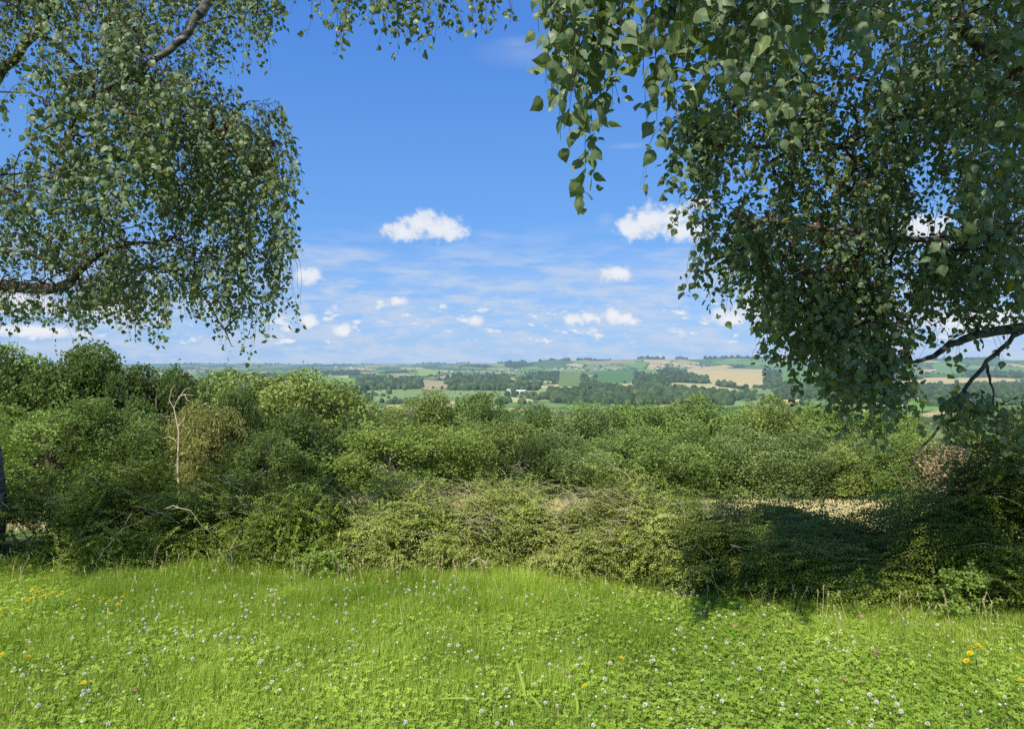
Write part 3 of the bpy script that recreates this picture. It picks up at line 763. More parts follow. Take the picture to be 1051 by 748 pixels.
def birch(root, tops, L, nseg_leaf, ls, mask, limbs, rng, seed, spread=.62, mask_in=True):
    """tops (N,3) twig starts; every twig arches out and hangs; returns nothing, builds crown and twig parts"""
    n = len(tops)
    az = rng.random(n) * 2 * pi; out = np.stack([np.cos(az), np.sin(az), np.zeros(n)], 1) * (spread * rng.uniform(.3, 1, n))[:, None]
    k = nseg_leaf; t = (np.arange(k) + .6) / k
    P = tops[:, None] + out[:, None] * np.sqrt(t)[None, :, None] * L[:, None, None]
    P[:, :, 2] -= L[:, None] * (.9 * t[None] ** (1.5 if spread > .2 else 1.02)); P += np.cumsum(rng.normal(size=P.shape) * .004, axis=1)
    side = rng.normal(size=(n, k, 3)); side[:, :, 2] *= .4; side /= np.linalg.norm(side, axis=2)[:, :, None]
    Pl = (P + side * .022).reshape(-1, 3)
    X = (side * .8 + np.array([0, 0, -.9])).reshape(-1, 3) + rng.normal(size=(n * k, 3)) * .5
    ok = rng.random(n * k) < .93
    if mask is not None:
        px, py = proj(Pl); inframe = (px > -5) & (px < 1056) & (py > -5) & (Pl[:, 1] > .3)
        inm = np.zeros(len(px), bool); jx = px + rng.normal(size=len(px)) * 4 + (fbm(py / 16, Pl[:, 1] * 2.5, 5) - .5) * (44 if spread > .2 else 0); jy = py + rng.normal(size=len(px)) * 4 + ((fbm(px / 13, Pl[:, 1] * 2 + 7, 6) - .5) * 70 if spread > .2 else 0)
        for q in mask: inm |= pip(jx, jy, q)
        ok &= (~inframe) | inm
    hx_, hy_ = proj(Pl)
    for q, pr_ in THIN:
        ok &= ~(pip(hx_ + rng.normal(size=len(hx_)) * 4, hy_ + rng.normal(size=len(hx_)) * 4, q) & (rng.random(len(hx_)) < pr_))
    Pl = Pl[ok]; X = X[ok]; m = len(Pl)
    size = ls * rng.uniform(.5, 1.3, m)
    var = np.clip(rng.normal(size=m) * .16 + .3 + .5 * (np.repeat(rng.random(n), k)[ok] - .2) * .6, 0, 1)
    hint = rng.normal(size=(m, 3)) + np.array([0, -.9, .25]); Hn = hint
    yel = rng.random(m) < .004
    mats = []
    fr = frames(X, Hn, rng); sc = size[:, None] * np.stack([np.ones(m), rng.uniform(.85, 1.1, m), rng.uniform(.3, 1.8, m)], 1)
    for selm, mi in ((~yel, 0), (yel, 1)):
        birch.mb.inst(BLEAF, BLF, Pl[selm], fr[selm], sc[selm], var[selm], mi)
    # twig tubes, cut to the last kept leaf
    Pk = P[:, ::max(1, k // 6)]; full = np.concatenate([tops[:, None], Pk], 1)
    okk = ok.reshape(n, k); keep = okk.sum(1) > 2
    last = np.where(okk.any(1), k - 1 - np.argmax(okk[:, ::-1], 1), 0)
    step = max(1, k // 6)
    for c in range(1, full.shape[1]):
        idx = np.minimum((c - 1) * step, last); full[:, c] = P[np.arange(n), idx]
    # drop exact repeats for cut twigs by nudging them down a hair
    full[:, :, 2] -= np.arange(full.shape[1])[None] * 1e-4
    twigs(birch.tw, full[keep], .0016, .0008)
    return tops[keep]

THIN = [([(-20, 268), (60, 276), (100, 262), (112, 276), (66, 312), (-20, 306)], .8), ([(-20, 312), (170, 312), (170, 360), (-20, 360)], .1), ([(120, 225), (240, 240), (230, 300), (120, 290)], .35),
        ([(132, 66), (206, -5), (226, 0), (200, 50), (150, 84)], .8), ([(236, 40), (262, 20), (266, 60), (250, 76)], .6),
        ([(940, 330), (1060, 318), (1060, 352), (940, 372)], .6), ([(970, 20), (1010, 30), (1060, 70), (1060, 100), (1000, 70)], .4)]

def connect(mb, limbs, tops, rmax=.012, rng=RNG):
    """join every twig start to the nearest limb or already joined start, so branchlets grow out of the limbs"""
    nodes = [np.asarray(q, float) for l in limbs for q in l]; nodes = np.array(nodes)
    dist = np.array([np.min(np.linalg.norm(nodes - p, axis=1)) for p in tops]); order = np.argsort(dist)
    parent = {}; base = len(nodes); allp = np.concatenate([nodes, tops[order]]); par = np.zeros(len(allp), int); cnt = np.ones(len(allp))
    level = np.zeros(len(allp))
    for i in range(len(order)):
        g = base + i; d = np.linalg.norm(allp[:g] - allp[g], axis=1) + level[:g] * .12
        up = allp[:g, 2] - allp[g, 2]; d = d + np.clip(up, 0, 1) * .25
        j = int(np.argmin(d)); par[g] = j; level[g] = level[j] + np.linalg.norm(allp[j] - allp[g])
    for g in range(len(allp) - 1, base - 1, -1): cnt[par[g]] += cnt[g]
    N_ = len(order); P = np.zeros((N_, 4, 3)); a = allp[par[base:]]; b = allp[base:]
    for j, t in enumerate((0, .33, .66, 1)):
        P[:, j] = a * (1 - t) + b * t; P[:, j, 2] += .10 * math.sin(t * pi) * np.linalg.norm(b - a, axis=1)
        if 0 < t < 1: P[:, j] += rng.normal(size=(N_, 3)) * .015
    r = np.minimum(rmax, .0016 * np.sqrt(cnt[base:])); twigs(mb, P, r * 1.15, r)

def dens(pts, n): 
    pts = np.asarray(pts, float); t = np.linspace(0, len(pts) - 1, n)
    return np.stack([np.interp(t, np.arange(len(pts)), pts[:, k]) for k in range(pts.shape[1])], 1)
def smoothline(p, it=2):
    p = np.asarray(p, float)
    for _ in range(it):
        q = [p[0]]
        for a, b in zip(p[:-1], p[1:]): q += [a * .75 + b * .25, a * .25 + b * .75]
        q.append(p[-1]); p = np.array(q)
    return p

def sample_poly(poly, n, rng):
    xs = [p[0] for p in poly]; ys = [p[1] for p in poly]; out = []
    while sum(len(o) for o in out) < n:
        x = rng.uniform(min(xs), max(xs), n * 2); y = rng.uniform(min(ys), max(ys), n * 2); s = pip(x, y, poly); out.append(np.stack([x[s], y[s]], 1))
    return np.concatenate(out)[:n]

def region(poly, n, d0, d1, rng, clump=0.0, seed=0, cut=.4):
    q = sample_poly(poly, n * 2 if clump else n, rng)
    if clump:
        v = fbm(q[:, 0] / clump, q[:, 1] / clump, seed); q = q[v > cut][:n]
    d = rng.uniform(d0, d1, len(q))
    return np.stack([(q[:, 0] - CX) / F * d, d, EYE - (q[:, 1] - HZ) / F * d], 1)

def shade_boughs(n, x0, x1, y0, y1, z0, z1, rng, feather=0):
    # unseen boughs added to shade the hedge, sampled by where that shade lands
    h = rng.uniform(z0, z1, n); c = 1 / math.tan(math.radians(43)); hx, hy = .391 * c, .921 * c
    gx = rng.uniform(x0, x1, n) + feather * rng.normal(size=n); gy = rng.uniform(y0, y1, n)
    k = fbm(gx * 2.6, gy * 3.0, 44) > .41; P = np.stack([gx - hx * h, gy - hy * h, h + .25], 1)
    return P[k]

def build_birch(name, label, base, trunk, trunk_r, limbs, groups, mask, seed):
    rng = np.random.default_rng(seed)
    root = empty(name, tuple(base)); tag(root, label, 'tree'); off = -np.asarray(base, float)
    class Sh(MB):
        def build(s, *a, **k):
            s.v = [v + off.astype(np.float32) for v in s.v]; return MB.build(s, *a, **k)
    mb = Sh(); T = smoothline(trunk); tube(mb, T, np.interp(np.linspace(0, 1, len(T)), np.linspace(0, 1, len(trunk_r)), trunk_r), 14); mb.build('trunk', M['bark'], root, smooth=True)
    dl = []
    for pts, r0, r1, mt in limbs:
        S = smoothline(pts); S[1:-1] += rng.normal(size=(len(S) - 2, 3)) * .005
        mb = Sh(); tube(mb, S, np.linspace(r0, r1, len(S)), 8); mb.build('limb', M[mt], root, smooth=True); dl.append(dens(S, 26))
    birch.mb = Sh(); birch.tw = Sh(); alltops = []
    for tops, (l0, l1), k, ls, msk in groups:
        L = rng.uniform(l0, l1, len(tops)); kept = birch(root, tops, L * (1.14 if len(tops) == 1 else 1), k, ls, mask if msk else None, dl, rng, seed, spread=.12 if len(tops) == 1 else .62); alltops.append(kept)
    connect(birch.tw, dl, np.concatenate(alltops), rng=rng)
    birch.mb.build('crown', [M['birch'], M['birch_yellow']], root); birch.tw.build('twigs', M['twig'], root)
    return root

# ---- left birch
A = at
rngb = np.random.default_rng(41)
bx, by = -4.25, 5.9
lt = [(bx, by, -.1), (bx + .05, by, .5), A(-16, 490, 5.9), A(-20, 450, 5.9), A(-55, 330, 5.8), A(-60, 200, 5.8), (-4.7, 5.6, 4.5), (-4.8, 5.4, 6.5), (-4.9, 5.2, 8.2)]
Llimbs = [
    ([A(-40, 300, 5.8), A(0, 291, 5.5), A(55, 299, 5.2), A(70, 292, 5.1), A(95, 262, 5.0), A(130, 248, 4.9), A(165, 250, 4.9)], .058, .005, 'limb'),
    ([A(65, 297, 5.1), A(110, 282, 5.0), A(165, 272, 4.9), A(205, 295, 4.8), A(228, 335, 4.8), A(240, 356, 4.8)], .014, .002, 'limb'),
    ([A(-40, 290, 5.9), A(0, 255, 5.6), A(40, 262, 5.5), A(70, 282, 5.4)], .02, .006, 'limb'),
    ([(-4.75, 5.5, 5.2), A(20, -160, 5.2), A(150, -70, 4.8), A(222, -10, 4.5), A(204, 15, 4.45), A(192, 36, 4.4), A(160, 58, 4.35), A(130, 80, 4.4), A(80, 105, 4.5)], .052, .008, 'bark'),
    ([A(-50, 150, 5.8), A(0, 75, 5.5), A(40, 30, 5.3), A(65, -10, 5.2), A(100, -60, 5.0)], .045, .015, 'limb'),
    ([A(-50, 210, 5.8), A(20, 190, 5.4), A(90, 165, 5.0), A(150, 152, 4.9), A(200, 150, 4.9), A(260, 165, 4.9)], .014, .004, 'limb'),
    ([A(130, 150, 4.9), A(170, 125, 4.8), A(215, 130, 4.7), A(280, 145, 4.7)], .014, .004, 'limb'),
    ([A(100, -60, 5.0), A(200, -50, 4.7), A(330, -45, 4.4), A(430, -35, 4.2), A(520, -30, 4.0)], .03, .006, 'limb'),
    ([(-4.8, 5.3, 5.2), (-5.4, 4.0, 5.6), (-5.6, 2.6, 5.3), (-5.4, 1.6, 4.8)], .06, .012, 'bark'),
    ([(-4.8, 5.4, 6.0), (-3.6, 4.8, 6.2), (-2.4, 4.2, 5.8)], .05, .01, 'bark'),
    ([(-4.7, 5.6, 5.0), (-3.9, 6.4, 5.6), (-3.0, 7.2, 5.4)], .05, .01, 'bark'),
]
LM = [[(-300, -300), (310, -300), (292, 10), (268, 62), (278, 92), (318, 118), (304, 150), (312, 180), (300, 215), (312, 250), (296, 280), (318, 306), (310, 372), (296, 358), (262, 330), (248, 380), (232, 372), (212, 335), (190, 320), (172, 332), (164, 376), (140, 350), (112, 330), (60, 352), (-300, 350)],
      [(318, -50), (524, -50), (518, 10), (508, 30), (492, 40), (478, 22), (455, 50), (430, 35), (404, 72), (385, 30), (352, 48), (326, 24)]]
Lg = [
    (region([(-120, -60), (290, -60), (262, 60), (262, 100), (296, 120), (290, 260), (200, 280), (100, 280), (-120, 270)], 1250, 4.3, 6.4, rngb, 45, 3, .42), (.2, .5), 22, .034, True),
    (region([(180, 70), (300, 105), (296, 200), (300, 290), (240, 300), (170, 240)], 210, 4.4, 5.3, rngb), (.22, .5), 21, .033, True),
    (region([(60, 200), (300, 220), (305, 315), (230, 330), (140, 300), (60, 290)], 75, 4.5, 5.2, rngb), (.25, .55), 18, .034, True),
    (region([(-20, 255), (150, 255), (160, 300), (-20, 300)], 70, 4.6, 5.6, rngb), (.2, .42), 17, .035, True),
    (region([(-20, 285), (150, 285), (165, 318), (-20, 312)], 85, 4.6, 5.6, rngb), (.12, .35), 15, .034, True),
    (region([(30, 20), (180, 20), (190, 170), (60, 190), (20, 120)], 130, 4.0, 4.5, rngb), (.2, .5), 19, .042, True),
    (region([(322, -60), (520, -60), (516, -20), (322, -20)], 75, 3.9, 4.5, rngb), (.25, .65), 22, .038, True),
    (region([(-120, -60), (300, -60), (290, 20), (-120, 20)], 300, 4.4, 6.0, rngb), (.3, .6), 20, .035, True),
    (shade_boughs(900, -6.0, -1.9, 5.5, 6.7, 3.6, 5.2, rngb, .2), (.25, .5), 16, .05, True),
    (rngb.uniform((-6.8, 3.6, 4.3), (-1.5, 7.6, 7.5), (420, 3)), (.3, .7), 16, .055, True),
]
build_birch('birch_tree', 'birch tree on the left with its trunk in the hedge and hanging leafy twigs', (bx, by, 0), lt, [.17, .15, .14, .13, .12, .11, .08, .05, .02], Llimbs, Lg, LM, 51)

# ---- right birch
rx, ry = 4.7, 4.6
rt = [(rx, ry, -.1), (rx - .05, ry, 1.2), (rx - .1, ry - .05, 2.6), (rx - .3, ry - .2, 4.2), (rx - .5, ry - .3, 6.0), (rx - .6, ry - .3, 8.0)]
Rlimbs = [
    ([(rx - .05, ry, 1.7), A(1100, 325, 4.5), A(1045, 337, 4.4), A(1005, 343, 4.3), A(978, 352, 4.25), A(955, 368, 4.2), A(935, 372, 4.2)], .045, .006, 'limb'),
    ([A(1062, 332, 4.4), A(1038, 348, 4.35), A(1010, 374, 4.3), A(990, 400, 4.3), A(972, 425, 4.25), A(962, 440, 4.2), A(945, 462, 4.2), A(934, 478, 4.2)],   .016, .004, 'limb'),
    ([A(1012, 372, 4.3), A(1018, 395, 4.3), A(1020, 420, 4.3)], .010, .003, 'limb'),
    ([A(968, 430, 4.2), A(974, 448, 4.2), A(976, 458, 4.2)], .008, .003, 'limb'),
    ([(rx - .1, ry - .1, 2.3), A(1080, 235, 4.4), A(1040, 238, 4.3), A(985, 244, 4.2), A(930, 246, 4.1), A(860, 235, 4.1), A(790, 225, 4.1)], .03, .006, 'limb'),
    ([(rx - .15, ry - .1, 3.0), A(1080, 90, 3.8), A(1030, 62, 3.6), A(1000, 42, 3.5), A(985, 15, 3.4), A(960, -40, 3.3)], .05, .02, 'bark'),
    ([(rx - .2, ry - .1, 2.8), A(1050, 150, 4.6), A(960, 110, 4.6), A(900, 125, 4.5), A(860, 155, 4.5), A(800, 150, 4.5), A(740, 150, 4.3)], .05, .008, 'limb'),
    ([(rx - .3, ry - .2, 4.0), (3.2, 3.9, 4.0), (2.2, 3.5, 3.7), (1.2, 3.2, 3.6), (.5, 2.9, 3.3)], .05, .01, 'limb'),
    ([(2.2, 3.5, 3.7), (1.5, 2.8, 3.45), (.9, 2.5, 3.2), (.25, 2.4, 3.0)], .02, .006, 'limb'),
    ([(rx - .3, ry - .2, 4.2), (3.6, 3.0, 5.2), (2.4, 2.2, 5.6), (1.4, 1.6, 5.4)], .06, .012, 'bark'),
    ([(3.2, 2.8, 5.2), (2.4, 2.0, 4.9), (1.4, 1.5, 4.5), (.2, 1.2, 4.3)], .04, .01, 'bark'),
    ([(rx - .4, ry - .3, 5.0), (4.6, 5.2, 6.0), (3.6, 5.8, 6.2)], .05, .01, 'bark'),
]
RM = [[(550, -50), (656, -50), (648, 20), (650, 60), (640, 105), (622, 150), (616, 216), (582, 216), (574, 150), (566, 100), (552, 60)],
      [(650, -50), (1100, -50), (1100, 480), (1042, 500), (1051, 455), (1000, 440), (965, 470), (935, 402), (930, 430), (905, 458), (880, 456), (862, 452), (845, 410), (790, 410), (784, 378), (768, 345), (742, 312), (744, 342), (708, 332), (704, 290), (712, 240), (690, 222), (668, 205), (664, 150), (676, 140), (660, 110), (656, 40)]]
HOLES = [[(742, 168), (782, 158), (786, 212), (762, 216), (742, 205)], [(940, 348), (1000, 354), (1051, 352), (1051, 366), (1005, 385), (975, 420), (940, 398)], [(930, 205), (990, 210), (985, 240), (925, 238)], [(742, 262), (775, 258), (782, 304), (750, 306)], [(700, 232), (722, 226), (720, 246), (700, 248)], [(905, 290), (950, 285), (950, 312), (900, 318)], [(838, 118), (880, 112), (884, 132), (840, 136)]]
rngr = np.random.default_rng(77)
def holes(P, prob=.93, L=.2):
    Q = P.copy(); Q[:, 2] -= L; kill = np.zeros(len(P), bool)
    for off_ in (0, L):
        q = P.copy(); q[:, 2] -= off_; px, py = proj(q)
        for h in HOLES: kill |= pip(px, py, h)
    return P[~kill | (rngr.random(len(P)) > prob)]
def strands(spec):
    tops = []; Ls = []
    for px, yb, d, off in spec:
        t = A(px, -50 + off, d); L = (yb + 50 - off) / F * d; tops.append(t); Ls.append(L)
    return np.array(tops), Ls
main_poly = [(700, -60), (1090, -60), (1090, 270), (900, 300), (880, 330), (800, 300), (760, 240), (720, 210), (700, 120)]
Rg = [
    (holes(region(main_poly, 900, 3.9, 5.2, rngr, 60, 5, .40)), (.22, .55), 21, .038, True),
    (holes(region([(780, 60), (1000, 60), (1000, 280), (930, 330), (800, 300)], 380, 4.2, 5.0, rngr)), (.22, .55), 21, .038, True),
    (region([(800, 250), (925, 260), (925, 330), (880, 370), (800, 340)], 110, 4.0, 4.6, rngr), (.25, .5), 18, .044, True),
    (region([(868, 366), (920, 366), (916, 395), (872, 392)], 34, 3.9, 4.3, rngr), (.25, .45), 17, .042, True),
    (region([(845, 330), (925, 330), (925, 365), (850, 365)], 40, 3.9, 4.3, rngr), (.3, .5), 18, .046, True),
    (region([(690, 90), (745, 110), (745, 150), (690, 130)], 46, 3.9, 4.4, rngr), (.3, .5), 20, .044, True),
    (region([(700, 215), (790, 220), (770, 270), (712, 250)], 55, 3.9, 4.4, rngr), (.25, .5), 18, .044, True),
    (region([(780, 270), (850, 290), (845, 350), (785, 330)], 45, 3.9, 4.4, rngr), (.2, .38), 16, .044, True),
    (region([(940, 250), (1080, 250), (1080, 335), (940, 340)], 90, 3.9, 4.8, rngr), (.12, .3), 11, .044, True),
    (region([(970, 400), (1060, 400), (1060, 450), (975, 440)], 60, 3.9, 4.4, rngr), (.12, .3), 10, .044, True),
    (region([(880, -60), (1080, -60), (1080, 100), (1000, 110), (900, 60)], 90, 2.9, 3.6, rngr), (.2, .45), 17, .046, True),
    (region([(1000, 60), (1090, 60), (1090, 280), (990, 250)], 60, 3.0, 3.8, rngr), (.2, .4), 16, .046, True),
    (region([(720, -60), (880, -60), (870, 10), (740, 10)], 34, 2.3, 3.0, rngr), (.2, .42), 15, .05, True),
    (shade_boughs(1150, 1.85, 5.6, 4.85, 6.1, 3.5, 4.8, rngr, .22), (.25, .5), 16, .05, True),
    (rngr.uniform((0, 2.0, 4.0), (2.2, 4.6, 5.6), (560, 3)), (.3, .7), 18, .055, True),  # unseen leaf mass added overhead to shade the main foliage
    (rngr.uniform((2.6, 2.6, 4.2), (6.8, 6.6, 7.6), (220, 3)), (.3, .7), 16, .055, True),
]
st, sl = strands([(572, 78, 2.5, 0), (580, 95, 2.4, 0), (586, 150, 2.45, 0), (592, 212, 2.35, 0), (598, 205, 2.5, 10), (604, 165, 2.4, 0), (612, 138, 2.3, 0), (618, 120, 2.4, 0), (624, 105, 2.35, 0), (630, 95, 2.3, 5), (636, 80, 2.4, 0), (566, 50, 2.6, 0), (641, 55, 2.4, 0), (600, 100, 2.2, 0), (608, 80, 2.55, 0), (590, 80, 2.6, 0), (622, 60, 2.2, 0),
                  (666, 160, 2.5, 0), (672, 150, 2.4, 0), (678, 120, 2.5, 0), (684, 90, 2.4, 0), (690, 80, 2.3, 0), (696, 70, 2.45, 0), (660, 60, 2.5, 0), (702, 95, 2.4, 0), (712, 60, 2.3, 0), (722, 80, 2.4, 0), (735, 55, 2.5, 0), (748, 70, 2.3, 0),
                  (745, 110, 2.5, 0), (762, 95, 2.35, 0), (770, 125, 2.4, 0), (782, 150, 2.2, 0), (790, 140, 2.1, 0), (776, 90, 2.3, 0), (795, 100, 2.2, 0), (802, 60, 2.2, 0), (845, 60, 2.3, 0), (900, 70, 2.5, 0), (570, 88, 2.3, 0), (577, 110, 2.55, 0), (583, 85, 2.35, 0), (596, 120, 2.3, 0), (615, 95, 2.5, 0), (628, 85, 2.5, 0), (634, 60, 2.2, 0), (562, 30, 2.4, 0), (682, 140, 2.6, 0), (670, 100, 2.3, 0), (664, 90, 2.6, 0), (690, 120, 2.6, 0)])
for t_, l_ in zip(st, sl):
    Rg.append((t_[None], (l_ * .97, l_), max(10, int(l_ / .019)), .053, True))
build_birch('birch_tree', 'birch tree on the right with dense dark foliage and long leaf strands hanging from above', (rx, ry, 0), rt, [.18, .16, .14, .12, .08, .03], Rlimbs, Rg, RM, 52)

# ------------------------------------------------------------------ lawn
def yawF(a):
    Fm = np.zeros((len(a), 3, 3)); Fm[:, 0, 0] = np.cos(a); Fm[:, 0, 1] = np.sin(a); Fm[:, 1, 0] = -np.sin(a); Fm[:, 1, 1] = np.cos(a); Fm[:, 2, 2] = 1; return Fm
def lawn_pts(n, rng, y0=2.0, extra=.25):
    y = rng.uniform(y0, 6.1, n * 2); x = rng.uniform(-6.2, 6.2, n * 2)
    s = (np.abs(x) < y * .72 + 1.0) & (y < hedge_y(x) + extra); return x[s], y[s]
def cover(x, y):  # 0 grass .. 1 clover
    c = fbm(x * .8 + 3, y * .8, 61) * .7 + fbm(x * 2.5, y * 2.5, 65) * .3
    return np.clip((c - .38) * 3.2 + .35 * smooth(4.6, 3.2, y) * (x > -1) + .15 * (x > .3) - .35 * smooth(4.4, 5.2, y), 0, 1)
def lawn():
    rng = np.random.default_rng(91)
    x, y = lawn_pts(330000, rng); c = cover(x, y); s = rng.random(len(x)) < (1 - .5 * c); x = x[s]; y = y[s]; c = c[s]; n = len(x)
    hh = hedge_y(x) - y; tall = .55 * smooth(.5, .05, hh) * (.3 + fbm(x * 3, y * 3, 70)) + .8 * smooth(.55, .8, fbm(x * 1.3, y * 1.6, 71)) * (hh < 2)
    h = (.035 + .035 * rng.random(n) + .02 * fbm(x * 2, y * 2, 72)) * (.45 + 1.1 * fbm(x * 8, y * 8, 73, 2)) * (1 + .9 * np.clip(tall, 0, 1.6)) * (1 - .3 * c)
    w = rng.uniform(.0022, .0042, n); bend = rng.uniform(.1, .9, n)
    tv = np.array([[-.5, 0, 0], [.5, 0, 0], [-.38, .3, .55], [.38, .3, .55], [0, 1, 1.]])
    P = np.stack([x, y, hgt(x, y) - .002], 1)
    yellowish = fbm(x * 1.1 + 9, y * 1.1, 75)
    var = np.clip(rng.normal(size=n) * .2 + .38 + 1.1 * (yellowish - .5) + .7 * (fbm(x * 2.6, y * 3.4, 76) - .5) - .25 * smooth(-1.2, -2.6, x) * smooth(.55, .7, fbm(x * .5, y * 2.2, 78)) + .15 * (x > 1) * smooth(3, 5, y), 0, 1)  # includes shadow streaks at left, painted as darker blade colour
    mb = MB(); mb.inst(tv, [np.array([[0, 1, 3, 2]]), np.array([[2, 3, 4]])], P, yawF(rng.random(n) * 6.28), np.stack([w, h * bend, h * (1 - .25 * bend)], 1), var)
    # dry blades
    x, y = lawn_pts(16000, rng); s = rng.random(len(x)) < .25 + .75 * smooth(.3, 2.4, x) * smooth(3.6, 4.6, y); x = x[s]; y = y[s]; n = len(x)
    mb.inst(tv, [np.array([[0, 1, 3, 2]]), np.array([[2, 3, 4]])], np.stack([x, y, hgt(x, y)], 1), yawF(rng.random(n) * 6.28), np.stack([rng.uniform(.0015, .003, n), rng.uniform(.02, .06, n), rng.uniform(.03, .08, n)], 1), rng.random(n), 1)
    tag(mb.build('grass', [M['grass'], M['drygrass']]), 'bright green short lawn grass in front of the hedge', 'grass', kind='stuff')
    # clover leaves: three round leaflets on a stalk
    x, y = lawn_pts(80000, rng, extra=0); c = cover(x, y); s = rng.random(len(x)) < (.10 + .9 * c); x = x[s]; y = y[s]; n = len(x)
    z = hgt(x, y) + rng.uniform(.02, .055, n)
    lf = np.array([[0, 0, 0], [.35, .36, .1], [.75, .45, .12], [1, .18, .05], [.93, 0, 0], [1, -.18, .05], [.75, -.45, .12], [.35, -.36, .1]]); LF = [np.array([[0, 1, 2, 3, 4], [0, 4, 5, 6, 7]])]
    a0 = rng.random(n) * 6.28; tilt = rng.normal(size=(n, 3)) * .35 + np.array([0, -.15, 1]); tilt /= np.linalg.norm(tilt, axis=1)[:, None]
    size = rng.uniform(.006, .016, n); var = np.clip(rng.normal(size=n) * .2 + .45 + .9 * (fbm(x * 1.1 + 9, y * 1.1, 75) - .5) + .6 * (fbm(x * 4, y * 5, 79) - .5), 0, 1)
    mb = MB()
    for k in range(3):
        a = a0 + k * 2.094; X = np.stack([np.cos(a), np.sin(a), np.zeros(n)], 1); X -= tilt * (X * tilt).sum(1)[:, None] * .9
        X /= np.linalg.norm(X, axis=1)[:, None]; Y = np.cross(tilt, X); Y /= np.linalg.norm(Y, axis=1)[:, None]; Z = np.cross(X, Y)
        mb.inst(lf, LF, np.stack([x, y, z], 1), np.stack([X, Y, Z], 1), size[:, None] * np.ones(3), var)
    tag(mb.build('clover_leaves', M['clover']), 'carpet of three-lobed clover leaves in the lawn', 'clover', kind='stuff')
    # longer grass stems with seed heads near the hedge foot
    n = 260; x = rng.uniform(-5, 4.5, n); y = hedge_y(x) - np.abs(rng.normal(size=n)) * .35; z = hgt(x, y); h = rng.uniform(.10, .24, n)
    P = np.zeros((n, 3, 3)); P[:, 0] = np.stack([x, y, z], 1); P[:, 2] = P[:, 0] + np.stack([rng.normal(size=n) * .05, rng.normal(size=n) * .04, h], 1); P[:, 1] = (P[:, 0] + P[:, 2]) / 2 + rng.normal(size=(n, 3)) * .006
    mb = MB(); twigs(mb, P, .0014, .0009); hd = P[:, 2]
    for j in range(6):
        mb.inst(KITE, KF, hd - np.array([0, 0, .006]) * j, frames(rng.normal(size=(n, 3)) * .4 + np.array([0, 0, 1]), rng=rng), np.full((n, 3), .012), rng.random(n))
    tag(mb.build('seeding_grass_stems', M['drygrass']), 'thin pale seeding grass stems along the foot of the hedge', 'grass stems', kind='stuff')
lawn()

# ------------------------------------------------------------------ flowers
def clover_flower_meshes(seed):
    rng = np.random.default_rng(seed); n = 70
    i = np.arange(n); ph = np.arccos(1 - 1.75 * (i + .5) / n); th = i * 2.39996
    d = np.stack([np.sin(ph) * np.cos(th), np.sin(ph) * np.sin(th), np.cos(ph)], 1)
    mb = MB(); mb.inst(np.array([[0, -.1, 0], [.6, -.22, .06], [1, 0, .16], [.6, .22, .06]]), KF, d * .003, frames(d + np.array([0, 0, .35]) + rng.normal(size=(n, 3)) * .12, rng=rng), rng.uniform(.0075, .0115, n)[:, None] * np.ones(3), np.clip(d[:, 2] * .4 + .55 + rng.normal(size=n) * .15, 0, 1))
    head = mb.build('blossom', M['petal']); C.objects.unlink(head)
    mb = MB(); tube(mb, [(0, 0, -.085), (.004, .003, -.045), (0, 0, -.002)], [.0011, .001, .0009], 4); st = mb.build('stalk', M['stalk']); C.objects.unlink(st)
    return head.data, st.data
cf = [clover_flower_meshes(s) for s in (1, 2, 3)]
def flower(name, parts, x, y, h, s, label, cat, group, rng):
    root = empty(name, (x, y, G(x, y) + h)); root.rotation_euler = (rng.normal() * .25, rng.normal() * .25, rng.random() * 6.28); root.scale = (s, s, s)
    tag(root, label, cat, group)
    for nm, me in parts:
        o = bpy.data.objects.new(nm, me); C.objects.link(o); o.parent = root
